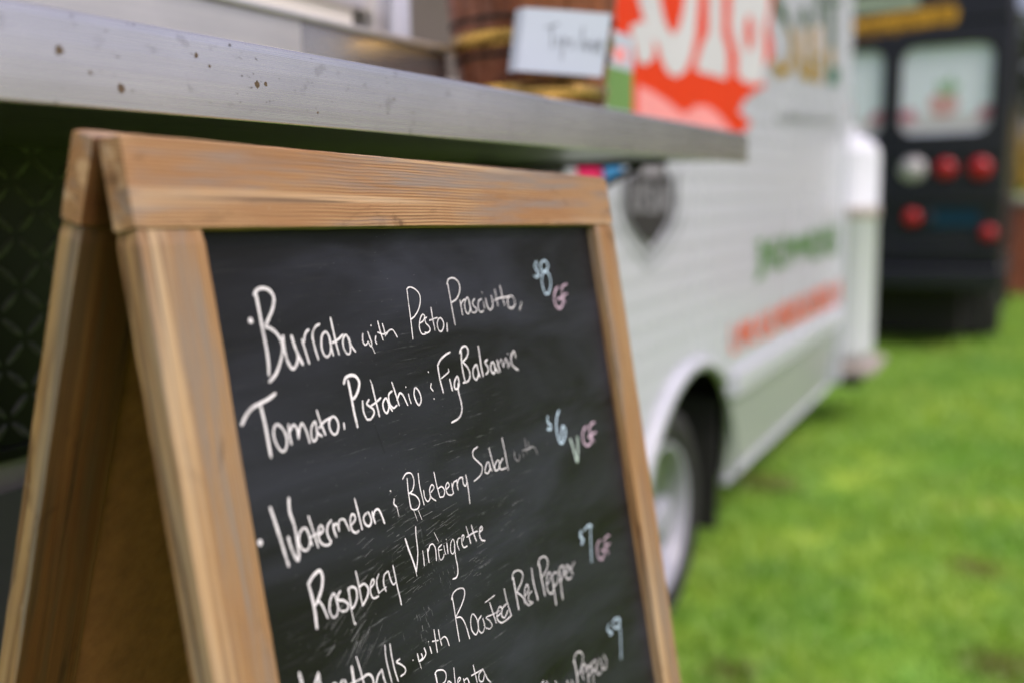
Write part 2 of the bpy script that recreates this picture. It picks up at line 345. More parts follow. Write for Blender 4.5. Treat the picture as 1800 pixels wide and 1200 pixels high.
WORDS=[["Burrata","white",[[4.2,[[786,-1005],[789,-1009]]],[2.15,[[864,-844],[869,-957],[873,-1075],[878,-1188],[874,-1272],[862,-1332]]],[2.15,[[848,-860],[883,-832],[939,-827],[987,-847],[1009,-894],[982,-954],[942,-1002],[904,-1044]]],[2.15,[[902,-1055],[946,-1071],[993,-1115],[1016,-1175],[996,-1236],[958,-1294],[915,-1340],[859,-1371]]],[2.15,[[1033,-1122],[1028,-1176],[1031,-1240],[1043,-1288],[1069,-1323],[1106,-1310],[1131,-1270],[1137,-1235]]],[2.15,[[1107,-1130],[1119,-1186],[1139,-1247],[1167,-1309]]],[1.55,[[1195,-1160],[1205,-1208],[1217,-1268],[1226,-1311]]],[1.55,[[1213,-1173],[1226,-1139],[1250,-1115],[1271,-1108]]],[1.55,[[1296,-1146],[1297,-1194],[1306,-1249],[1317,-1297]]],[1.55,[[1290,-1170],[1305,-1126],[1341,-1094],[1380,-1082]]],[1.55,[[1427,-1135],[1384,-1158],[1366,-1214],[1370,-1263],[1396,-1290],[1434,-1276],[1456,-1224],[1452,-1168],[1427,-1135]]],[1.55,[[1453,-1162],[1456,-1224],[1464,-1289]]],[1.55,[[1495,-1053],[1502,-1137],[1510,-1218],[1521,-1290]]],[1.55,[[1474,-1210],[1535,-1196],[1590,-1170]]],[1.55,[[1624,-1174],[1587,-1201],[1580,-1250],[1599,-1290],[1629,-1298],[1646,-1270],[1646,-1214],[1624,-1174]]],[1.55,[[1648,-1195],[1660,-1246],[1693,-1291]]]]],
["with","white",[[1.1,[[1800,-1185],[1788,-1229],[1804,-1259],[1829,-1255],[1845,-1241]]],[1.1,[[1857,-1178],[1871,-1225],[1881,-1258],[1866,-1276],[1845,-1244]]],[1.1,[[1937,-1215],[1924,-1243],[1934,-1267]]],[1.1,[[1901,-1137],[1904,-1141]]],[1.1,[[1984,-1118],[1994,-1185],[2010,-1249]]],[1.1,[[1965,-1192],[2025,-1211],[2096,-1195]]],[1.1,[[2031,-1139],[2041,-1183],[2045,-1226]]],[1.1,[[2056,-1218],[2097,-1192],[2136,-1191],[2158,-1214],[2178,-1247]]],[0.6,[[1877,-1280],[1887,-1304],[1897,-1328]]]]],
["Pesto","white",[[1.1,[[2386,-919],[2379,-1010],[2374,-1133],[2362,-1280]]],[1.1,[[2379,-923],[2422,-909],[2482,-925],[2530,-966],[2529,-1020],[2491,-1076],[2428,-1121],[2372,-1141]]],[1.1,[[2485,-1176],[2526,-1163],[2554,-1133],[2529,-1117],[2489,-1151],[2465,-1207],[2483,-1254],[2528,-1262]]],[1.1,[[2581,-1142],[2557,-1150],[2558,-1183],[2592,-1211],[2597,-1241],[2560,-1256],[2527,-1249]]],[1.1,[[2656,-1076],[2656,-1157],[2662,-1245]]],[1.1,[[2610,-1168],[2671,-1160],[2721,-1157]]],[1.1,[[2748,-1161],[2707,-1196],[2711,-1248],[2750,-1262],[2788,-1225],[2786,-1182],[2748,-1161]]],[1.1,[[2838,-1208],[2824,-1272]]]]],
["Prosciutto","white",[[1.1,[[2934,-904],[2937,-1006],[2942,-1129],[2949,-1232]]],[1.1,[[2922,-917],[2958,-879],[3037,-876],[3095,-918],[3088,-980],[3023,-1038],[2937,-1060]]],[1.1,[[3073,-1051],[3074,-1104],[3076,-1165]]],[1.1,[[3069,-1090],[3103,-1062],[3144,-1048]]],[1.1,[[3183,-1036],[3131,-1082],[3131,-1140],[3161,-1165],[3203,-1128],[3206,-1074],[3183,-1036]]],[1.1,[[3200,-1069],[3214,-1151]]],[1.1,[[3292,-1055],[3254,-1077],[3261,-1110],[3300,-1140],[3266,-1163],[3221,-1157]]],[1.1,[[3396,-1064],[3345,-1079],[3325,-1133],[3354,-1167],[3400,-1159]]],[1.0,[[3420,-1010],[3423,-1014]]],[1.1,[[3421,-1085],[3426,-1141]]],[1.1,[[3464,-1064],[3472,-1126],[3513,-1162],[3560,-1132],[3566,-1076],[3561,-1047]]],[1.1,[[3633,-1000],[3639,-1072],[3646,-1139]]],[1.1,[[3727,-972],[3739,-1059],[3756,-1142]]],[1.1,[[3592,-1089],[3695,-1076],[3812,-1076],[3894,-1070]]],[1.1,[[3894,-1070],[3826,-1094],[3818,-1152],[3865,-1177],[3932,-1151],[3934,-1102],[3894,-1070]]],[1.1,[[4057,-1135],[4004,-1201]]]]],
["Eight dollars","blue",[[1.1,[[4435,-798],[4396,-843],[4425,-879],[4479,-909],[4414,-939],[4361,-922]]],[1.1,[[4453,-795],[4420,-944]]],[1.55,[[4584,-796],[4519,-833],[4529,-884],[4612,-887],[4664,-850],[4644,-808],[4584,-796]]],[1.55,[[4586,-894],[4510,-941],[4495,-1022],[4530,-1094],[4595,-1091],[4655,-1031],[4670,-953],[4636,-908],[4586,-894]]]]],
["GF","pink",[[1.55,[[4792,-1047],[4715,-1098],[4685,-1176],[4731,-1239],[4806,-1240],[4861,-1188],[4837,-1150],[4760,-1165]]],[1.1,[[4871,-1052],[4871,-1132],[4899,-1211]]],[1.1,[[4870,-1068],[4931,-1039],[4998,-1033]]],[1.1,[[4867,-1144],[4976,-1122]]]]],
["Tomato","white",[[2.15,[[583,-1578],[627,-1534],[688,-1498],[753,-1484],[828,-1468],[891,-1447]]],[2.15,[[753,-1500],[761,-1568],[766,-1647],[767,-1726],[769,-1799]]],[1.55,[[859,-1625],[824,-1658],[824,-1720],[858,-1783],[899,-1782],[923,-1722],[903,-1662],[859,-1625]]],[1.55,[[957,-1643],[951,-1699],[955,-1763]]],[1.55,[[960,-1684],[997,-1653],[1022,-1684],[1022,-1742]]],[1.55,[[1022,-1742],[1044,-1688],[1073,-1658],[1096,-1697],[1108,-1746],[1113,-1786]]],[1.55,[[1193,-1668],[1153,-1696],[1138,-1746],[1151,-1784],[1186,-1764],[1194,-1710],[1193,-1668]]],[1.55,[[1195,-1698],[1202,-1741],[1234,-1768]]],[1.55,[[1223,-1605],[1240,-1679],[1267,-1765]]],[1.55,[[1218,-1714],[1271,-1685],[1339,-1670]]],[1.55,[[1359,-1667],[1322,-1691],[1317,-1738],[1342,-1776],[1378,-1774],[1404,-1730],[1392,-1685],[1359,-1667]]],[1.55,[[1459,-1728],[1456,-1764]]]]],
["Pistachio","white",[[2.15,[[1569,-1468],[1574,-1554],[1578,-1665],[1588,-1774]]],[2.15,[[1525,-1479],[1547,-1448],[1599,-1436],[1650,-1448],[1680,-1484],[1669,-1527],[1623,-1576],[1574,-1596]]],[1.55,[[1684,-1620],[1677,-1689],[1698,-1745]]],[1.55,[[1754,-1621],[1723,-1644],[1749,-1666],[1784,-1693],[1783,-1721],[1741,-1749],[1702,-1746]]],[1.55,[[1811,-1527],[1817,-1592],[1827,-1664],[1836,-1748]]],[1.55,[[1757,-1667],[1825,-1650],[1883,-1629]]],[0.7,[[1799,-1494],[1810,-1523]]],[1.55,[[1937,-1639],[1896,-1669],[1898,-1719],[1925,-1740],[1955,-1707],[1952,-1663],[1937,-1639]]],[1.55,[[1952,-1663],[1963,-1701],[1987,-1736]]],[1.55,[[2019,-1603],[1975,-1623],[1971,-1681],[2004,-1719],[2050,-1708]]],[1.55,[[2033,-1545],[2051,-1613],[2074,-1712]]],[1.55,[[2059,-1673],[2102,-1632],[2135,-1648],[2156,-1689],[2173,-1727]]],[1.1,[[2204,-1652],[2207,-1689],[2217,-1722]]],[1.1,[[2184,-1598],[2187,-1602]]],[1.55,[[2297,-1621],[2270,-1662],[2280,-1716],[2308,-1749],[2345,-1719],[2339,-1661],[2297,-1621]]],[1.2,[[2490,-1533],[2493,-1537]]],[1.1,[[2506,-1621],[2491,-1649],[2514,-1677]]],[1.1,[[2509,-1733],[2512,-1737]]]]],
["Fig","white",[[1.55,[[2625,-1501],[2625,-1599],[2643,-1710]]],[1.55,[[2623,-1504],[2675,-1465],[2755,-1438],[2820,-1426]]],[1.1,[[2645,-1603],[2700,-1587],[2756,-1569],[2758,-1548]]],[1.55,[[2754,-1625],[2768,-1713]]],[1.55,[[2868,-1617],[2818,-1650],[2804,-1696],[2833,-1710],[2874,-1682],[2868,-1617]]],[1.55,[[2859,-1672],[2848,-1735],[2862,-1817],[2854,-1880],[2799,-1927],[2690,-1944]]]]],
["Balsamic","white",[[1.55,[[2975,-1436],[2956,-1523],[2955,-1604],[2966,-1683]]],[1.55,[[2948,-1449],[2989,-1413],[3049,-1407],[3075,-1446],[3038,-1492],[2972,-1521]]],[1.55,[[2979,-1526],[3031,-1573],[3050,-1625],[3013,-1671],[2933,-1678]]],[1.55,[[3163,-1566],[3107,-1593],[3094,-1648],[3128,-1681],[3175,-1642],[3174,-1592],[3163,-1566]]],[1.55,[[3171,-1592],[3189,-1665]]],[1.55,[[3237,-1428],[3235,-1516],[3234,-1600],[3241,-1668]]],[1.55,[[3344,-1548],[3301,-1566],[3331,-1604],[3332,-1638],[3289,-1659]]],[1.55,[[3406,-1580],[3376,-1610],[3383,-1653],[3418,-1667],[3446,-1628],[3433,-1587],[3406,-1580]]],[1.55,[[3437,-1618],[3480,-1671]]],[1.55,[[3495,-1569],[3500,-1617],[3515,-1671]]],[1.1,[[3516,-1602],[3563,-1573],[3578,-1636]]],[1.1,[[3583,-1637],[3637,-1574],[3655,-1620],[3656,-1655]]],[1.1,[[3685,-1540],[3688,-1544]]],[1.1,[[3685,-1610],[3676,-1649]]],[1.55,[[3807,-1585],[3792,-1530],[3734,-1568],[3724,-1628],[3766,-1669],[3817,-1694]]]]],
["Watermelon","white",[[4.5,[[570,-2249],[573,-2253]]],[2.15,[[694,-2082],[715,-2177],[736,-2289],[753,-2389],[764,-2443]]],[2.15,[[798,-2284],[810,-2355],[841,-2433],[860,-2416],[866,-2349],[864,-2234],[845,-2144],[855,-2067]]],[1.55,[[941,-2267],[897,-2289],[880,-2342],[902,-2388],[942,-2400],[976,-2357],[968,-2297],[941,-2267]]],[1.55,[[973,-2328],[989,-2385]]],[1.55,[[997,-2212],[1015,-2299],[1037,-2413]]],[1.55,[[974,-2340],[1083,-2326]]],[1.55,[[1056,-2345],[1099,-2334],[1106,-2306],[1082,-2294],[1056,-2327],[1060,-2382],[1096,-2417],[1144,-2425],[1162,-2408]]],[1.55,[[1192,-2288],[1151,-2312],[1137,-2356],[1156,-2412]]],[1.55,[[1203,-2311],[1203,-2356],[1215,-2399]]],[1.55,[[1200,-2331],[1235,-2322],[1250,-2370]]],[1.55,[[1247,-2365],[1262,-2312],[1307,-2312],[1327,-2348],[1344,-2395]]],[1.55,[[1370,-2366],[1414,-2347],[1417,-2317],[1391,-2304],[1367,-2340],[1370,-2397],[1402,-2425],[1434,-2422]]],[1.55,[[1444,-2215],[1456,-2302],[1469,-2421]]],[1.55,[[1548,-2332],[1502,-2352],[1508,-2397],[1545,-2421],[1574,-2396],[1568,-2353],[1548,-2332]]],[1.55,[[1597,-2339],[1599,-2371],[1609,-2419]]],[1.55,[[1597,-2377],[1628,-2340],[1668,-2344],[1692,-2395],[1705,-2445]]],[1.1,[[1823,-2254],[1826,-2258]]],[1.1,[[1853,-2317],[1841,-2348],[1867,-2375]]],[0.5,[[1867,-2376],[1874,-2443]]]]],
["Blueberry","white",[[1.1,[[2032,-2217],[2022,-2295],[2020,-2357],[2019,-2415]]],[1.1,[[1980,-2210],[2030,-2183],[2088,-2196],[2106,-2252],[2075,-2308],[2024,-2324]]],[1.1,[[2030,-2319],[2104,-2360],[2132,-2412],[2095,-2448],[2030,-2433],[2021,-2397]]],[1.1,[[2169,-2213],[2163,-2293],[2171,-2376],[2180,-2440]]],[1.1,[[2201,-2343],[2201,-2393],[2228,-2429],[2265,-2413],[2271,-2364]]],[1.1,[[2283,-2378],[2332,-2353],[2309,-2327],[2273,-2357],[2282,-2413],[2329,-2448]]],[1.1,[[2361,-2248],[2368,-2341],[2386,-2438]]],[1.1,[[2386,-2438],[2436,-2440],[2456,-2401],[2428,-2369],[2376,-2373]]],[1.1,[[2472,-2405],[2525,-2387],[2513,-2358],[2479,-2381],[2485,-2435],[2536,-2457],[2569,-2447]]],[1.1,[[2563,-2377],[2561,-2415],[2567,-2452]]],[1.1,[[2562,-2410],[2590,-2376],[2627,-2371]]],[1.1,[[2637,-2366],[2631,-2403],[2632,-2443]]],[1.1,[[2629,-2404],[2673,-2366],[2713,-2364]]],[1.1,[[2721,-2366],[2717,-2413],[2742,-2439],[2774,-2412]]],[1.1,[[2769,-2359],[2773,-2456],[2764,-2579]]],[0.5,[[2049,-2445],[2073,-2527]]],[0.5,[[2100,-2458],[2127,-2533]]]]],
["Salad","white",[[1.1,[[2995,-2189],[2924,-2204],[2913,-2251],[2973,-2306],[3017,-2353],[2977,-2406],[2870,-2432]]],[1.1,[[3113,-2332],[3064,-2364],[3047,-2400],[3087,-2417],[3131,-2383],[3113,-2332]]],[1.1,[[3123,-2366],[3148,-2414]]],[1.1,[[3158,-2232],[3172,-2316],[3194,-2421]]],[1.1,[[3256,-2352],[3202,-2384],[3205,-2423],[3258,-2418],[3283,-2370],[3256,-2352]]],[1.1,[[3345,-2352],[3281,-2391],[3288,-2433],[3375,-2437]]],[1.1,[[3380,-2193],[3390,-2310],[3399,-2460]]]]],
["with","faint",[[1.1,[[3541,-2341],[3535,-2393],[3578,-2428]]],[1.1,[[3578,-2428],[3613,-2409],[3617,-2378]]],[0.75,[[3675,-2369],[3683,-2415]]],[0.75,[[3746,-2269],[3744,-2399]]],[0.75,[[3793,-2300],[3802,-2384]]],[1.1,[[3675,-2356],[3767,-2366],[3861,-2361],[3908,-2394],[3922,-2439]]]]],
["Six dollars","blue",[[1.55,[[4218,-2160],[4196,-2204],[4254,-2248],[4229,-2283],[4170,-2267]]],[1.1,[[4205,-2165],[4209,-2284]]],[2.15,[[4446,-2148],[4389,-2193],[4351,-2266],[4344,-2354],[4373,-2429],[4433,-2434],[4503,-2378],[4505,-2318],[4469,-2296],[4436,-2337],[4403,-2407]]]]],
["V","green",[[2.15,[[4584,-2435],[4617,-2541],[4644,-2660]]],[2.15,[[4733,-2446],[4709,-2545],[4659,-2663]]]]],
["GF","pink",[[1.55,[[4949,-2382],[4868,-2418],[4835,-2499],[4899,-2560],[4987,-2557],[5025,-2510],[4963,-2487]]],[1.55,[[5009,-2408],[5014,-2482],[5062,-2554]]],[1.55,[[5008,-2411],[5078,-2380],[5140,-2380]]],[1.55,[[5028,-2481],[5140,-2476]]]]],
["Raspberry","white",[[2.15,[[902,-2611],[912,-2681],[916,-2774],[910,-2869]]],[2.15,[[900,-2598],[949,-2566],[1013,-2550],[1032,-2592],[1012,-2653],[972,-2702],[935,-2735]]],[1.55,[[962,-2716],[992,-2764],[1018,-2847]]],[1.55,[[1106,-2723],[1065,-2752],[1045,-2807],[1063,-2856],[1100,-2859],[1124,-2822],[1120,-2764],[1106,-2723]]],[1.1,[[1120,-2820],[1143,-2844]]],[1.55,[[1169,-2729],[1142,-2746],[1141,-2776],[1185,-2794],[1220,-2831],[1198,-2860],[1151,-2851]]],[1.55,[[1245,-2736],[1245,-2793],[1242,-2869]]],[0.75,[[1242,-2869],[1245,-2928],[1250,-2968]]],[1.55,[[1240,-2744],[1279,-2738],[1317,-2766],[1310,-2822],[1273,-2860],[1243,-2866]]],[1.6,[[1254,-2963],[1257,-2967]]],[1.1,[[1340,-2658],[1347,-2731],[1349,-2815],[1354,-2883]]],[1.55,[[1350,-2761],[1402,-2758],[1433,-2799],[1418,-2839],[1384,-2866],[1352,-2883]]],[1.1,[[1458,-2807],[1502,-2782],[1494,-2757],[1464,-2782],[1450,-2836],[1471,-2876],[1524,-2881]]],[1.1,[[1560,-2746],[1530,-2777],[1524,-2818],[1533,-2865]]],[1.1,[[1659,-2756],[1614,-2770],[1595,-2818],[1607,-2875]]],[1.1,[[1666,-2760],[1674,-2816],[1696,-2859],[1726,-2853]]],[1.1,[[1723,-2737],[1729,-2820],[1735,-2904],[1744,-2968],[1745,-3013]]],[0.75,[[1529,-2863],[1620,-2849]]]]],
["Vinaigrette","white",[[1.55,[[1903,-2608],[1920,-2682],[1947,-2770],[1967,-2854]]],[1.1,[[1967,-2854],[1997,-2795],[2020,-2727],[2025,-2678]]],[1.1,[[2025,-2678],[2029,-2618],[2040,-2561]]],[1.1,[[2076,-2743],[2075,-2783],[2068,-2845]]],[1.1,[[2135,-2745],[2130,-2795],[2129,-2841]]],[1.1,[[2138,-2767],[2171,-2731],[2211,-2734],[2231,-2778],[2220,-2854]]],[1.1,[[2313,-2767],[2268,-2779],[2262,-2816],[2261,-2850],[2279,-2868],[2308,-2859],[2325,-2840]]],[0.75,[[2308,-2801],[2263,-2794]]],[0.75,[[2338,-2779],[2338,-2821],[2346,-2849]]],[1.1,[[2379,-2775],[2374,-2851]]],[0.8,[[2377,-2745],[2380,-2749]]],[0.75,[[2466,-2770],[2431,-2790],[2414,-2843],[2432,-2870],[2460,-2857],[2479,-2809],[2466,-2770]]],[1.1,[[2477,-2808],[2467,-2858],[2465,-2906],[2470,-2966],[2462,-3017],[2434,-3045],[2386,-3043]]],[0.75,[[2509,-2796],[2513,-2835],[2525,-2870]]],[0.75,[[2511,-2818],[2533,-2787],[2565,-2788]]],[1.1,[[2591,-2819],[2615,-2788],[2596,-2778],[2578,-2805],[2574,-2842],[2591,-2868],[2636,-2871]]],[1.1,[[2663,-2731],[2676,-2789],[2689,-2865]]],[1.1,[[2737,-2741],[2749,-2804],[2771,-2872]]],[1.1,[[2650,-2807],[2735,-2800],[2807,-2804]]],[1.1,[[2840,-2819],[2875,-2811],[2872,-2785],[2840,-2802],[2826,-2848],[2847,-2885],[2890,-2902]]],[0.5,[[1959,-2854],[1966,-2891]]],[0.5,[[2246,-2659],[2281,-2733]]]]],
["Seven dollars","blue",[[1.55,[[4507,-3275],[4477,-3317],[4543,-3365],[4482,-3389]]],[1.1,[[4519,-3268],[4494,-3397]]],[1.55,[[4580,-3288],[4649,-3271],[4713,-3271],[4750,-3302]]],[1.55,[[4721,-3277],[4682,-3418],[4635,-3602]]]]],
["GF","pink",[[1.1,[[4882,-3461],[4791,-3503],[4789,-3598],[4861,-3645],[4942,-3589],[4870,-3557]]],[1.1,[[4964,-3485],[4982,-3573],[5010,-3637]]],[1.1,[[4963,-3487],[5038,-3471],[5096,-3480]]],[1.1,[[4962,-3553],[5080,-3552]]]]],
["Meatballs","white",[[2.15,[[706,-3062],[713,-3126],[719,-3201],[725,-3281]]],[2.15,[[859,-3124],[858,-3172],[857,-3246],[866,-3319]]],[2.15,[[725,-3281],[782,-3214],[858,-3130]]],[1.55,[[921,-3325],[974,-3314],[998,-3277],[986,-3239],[947,-3251],[928,-3299],[957,-3354]]],[1.55,[[1056,-3249],[1029,-3271],[1022,-3325],[1059,-3355]]],[1.55,[[1076,-3258],[1096,-3357]]],[2.15,[[1157,-3206],[1156,-3286],[1158,-3364]]],[1.1,[[1118,-3299],[1192,-3306],[1268,-3312]]],[1.1,[[1214,-3164],[1227,-3232],[1244,-3346],[1246,-3396]]],[1.55,[[1253,-3311],[1285,-3307],[1321,-3324],[1339,-3361],[1328,-3401],[1288,-3419]]],[1.55,[[1439,-3337],[1387,-3361],[1362,-3410],[1383,-3454]]],[1.55,[[1439,-3337],[1444,-3394],[1460,-3457]]],[1.1,[[1508,-3202],[1499,-3265],[1500,-3326],[1517,-3455]]],[1.1,[[1560,-3212],[1558,-3298],[1566,-3393],[1583,-3472]]],[1.1,[[1635,-3344],[1597,-3349],[1638,-3381],[1677,-3423],[1667,-3450],[1618,-3453]]]]],
["with","white",[[0.8,[[1771,-3404],[1774,-3408]]],[1.1,[[1831,-3384],[1836,-3441]]],[1.1,[[1836,-3441],[1880,-3431],[1875,-3401]]],[1.1,[[1916,-3377],[1925,-3420],[1885,-3441],[1836,-3441]]],[0.5,[[1840,-3451],[1848,-3496]]],[1.1,[[1982,-3394],[1990,-3442]]],[0.7,[[1973,-3352],[1976,-3356]]],[1.1,[[2059,-3301],[2058,-3382],[2057,-3460]]],[1.1,[[2022,-3370],[2092,-3389]]],[1.1,[[2112,-3320],[2113,-3378],[2123,-3436]]],[1.1,[[2117,-3396],[2166,-3390],[2196,-3417],[2210,-3471]]]]],
["Roasted","white",[[1.1,[[2342,-3152],[2343,-3253],[2342,-3362],[2343,-3490]]],[1.1,[[2327,-3176],[2360,-3141],[2426,-3130],[2499,-3151],[2502,-3197],[2444,-3254],[2340,-3315]]],[1.1,[[2340,-3315],[2412,-3338],[2454,-3411],[2477,-3521]]],[1.1,[[2565,-3365],[2526,-3403],[2522,-3471],[2566,-3524],[2614,-3487],[2608,-3415],[2565,-3365]]],[1.1,[[2677,-3418],[2628,-3440],[2614,-3504],[2653,-3542],[2700,-3510],[2691,-3445]]],[0.75,[[2692,-3498],[2722,-3537]]],[0.75,[[2810,-3460],[2736,-3454],[2779,-3494],[2803,-3538],[2761,-3551],[2720,-3528]]],[1.1,[[2818,-3365],[2836,-3434],[2866,-3541]]],[0.75,[[2756,-3344],[2906,-3337]]],[0.75,[[2781,-3459],[2944,-3473]]],[1.1,[[2896,-3501],[2970,-3489],[2962,-3446],[2912,-3460],[2887,-3514],[2934,-3565],[3013,-3573],[3102,-3566]]],[1.1,[[3059,-3456],[2991,-3469],[2962,-3519],[3003,-3547],[3060,-3512]]],[1.1,[[3056,-3336],[3067,-3432],[3101,-3568]]]]],
["Red","white",[[1.55,[[3218,-3297],[3221,-3419],[3227,-3561]]],[1.1,[[3199,-3309],[3229,-3263],[3317,-3269],[3374,-3318],[3333,-3371],[3238,-3424]]],[1.1,[[3238,-3424],[3315,-3488],[3337,-3552]]],[1.1,[[3356,-3492],[3424,-3467],[3417,-3417],[3368,-3444],[3346,-3512],[3383,-3579],[3462,-3585]]],[1.1,[[3476,-3494],[3418,-3503],[3401,-3555],[3446,-3570]]],[1.55,[[3529,-3319],[3522,-3432],[3552,-3592]]]]],
["Pepper","white",[[1.55,[[3662,-3321],[3665,-3439],[3678,-3600]]],[1.1,[[3639,-3329],[3685,-3284],[3777,-3294],[3817,-3349],[3772,-3404],[3686,-3438]]],[1.1,[[3743,-3523],[3823,-3490],[3814,-3439],[3755,-3468],[3731,-3559],[3785,-3621],[3839,-3604]]],[1.55,[[3852,-3489],[3848,-3597],[3844,-3736]]],[1.1,[[3855,-3480],[3923,-3473],[3955,-3522],[3917,-3570],[3848,-3577]]],[1.55,[[3990,-3472],[3983,-3591],[3974,-3730]]],[1.1,[[4004,-3466],[4073,-3462],[4073,-3508],[4016,-3561],[3975,-3568]]],[1.1,[[4105,-3549],[4174,-3519],[4148,-3480],[4094,-3515],[4090,-3565],[4132,-3604],[4197,-3607]]],[1.1,[[4191,-3504],[4230,-3593]]],[0.75,[[4208,-3540],[4300,-3496]]]]],
["Nine dollars","blue",[[1.55,[[4796,-4251],[4747,-4292],[4835,-4344],[4776,-4349]]],[1.55,[[4999,-4262],[4897,-4256],[4892,-4314],[4984,-4347],[5038,-4297],[4999,-4262]]],[1.55,[[5012,-4273],[5009,-4419],[4940,-4645]]]]],
["Peppers","white",[[1.55,[[4011,-4292],[4018,-4397],[4011,-4516]]],[1.1,[[3992,-4304],[4054,-4252],[4147,-4266],[4180,-4333],[4120,-4400],[4041,-4432]]],[1.1,[[4149,-4463],[4209,-4429],[4175,-4390],[4116,-4437],[4130,-4514]]],[1.1,[[4232,-4425],[4211,-4593]]],[1.1,[[4230,-4457],[4288,-4441],[4299,-4498],[4233,-4524]]],[1.1,[[4337,-4434],[4307,-4620]]],[1.1,[[4333,-4446],[4413,-4444],[4411,-4510],[4335,-4526]]],[1.1,[[4449,-4492],[4399,-4525],[4424,-4586],[4494,-4588]]],[1.1,[[4503,-4460],[4529,-4564]]],[1.1,[[4591,-4467],[4624,-4548],[4573,-4595],[4514,-4561]]]]],
["Polenta","white",[[1.55,[[1995,-3586],[1999,-3636],[2000,-3710]]],[1.1,[[1988,-3591],[2023,-3579],[2092,-3604],[2118,-3644],[2096,-3684],[2036,-3688]]],[1.1,[[2222,-3640],[2215,-3700],[2207,-3780]]],[1.1,[[2136,-3701],[2115,-3721],[2136,-3750],[2170,-3740],[2136,-3701]]],[1.1,[[2249,-3756],[2283,-3745],[2265,-3729],[2239,-3752],[2262,-3791]]],[1.1,[[2318,-3759],[2326,-3813]]],[1.1,[[2322,-3773],[2368,-3778],[2384,-3833]]],[1.1,[[2467,-3717],[2483,-3853]]],[1.1,[[2424,-3779],[2584,-3794]]],[1.1,[[2583,-3798],[2524,-3809],[2516,-3854],[2559,-3876],[2596,-3838]]],[1.1,[[2589,-3805],[2624,-3885],[2662,-3927]]]]],
["creamy","white",[[1.1,[[3439,-4240],[3404,-4249],[3434,-4286]]],[1.1,[[3484,-4258],[3499,-4308]]],[1.1,[[3633,-4320],[3658,-4375]]],[1.1,[[3828,-4396],[3851,-4460]]],[1.1,[[3909,-4424],[3933,-4490]]]]]]
CLUSTERS=[[2229, -2654, 130, 95, 6, 26], [2714, -3008, 100, 70, 5, 16], [1484, -2690, 120, 60, 14, 14], [1108, -3020, 130, 90, 22, 22], [1880, -2399, 90, 60, 8, 10], [1859, -2966, 100, 60, 8, 12], [2354, -3004, 80, 40, -82, 12], [1966, -3202, 90, 60, -84, 22], [2192, -2911, 70, 50, -84, 16], [1180, -3175, 100, 110, 40, 14], [3360, -2804, 110, 50, 6, 8], [1815, -2637, 110, 60, 8, 16]]
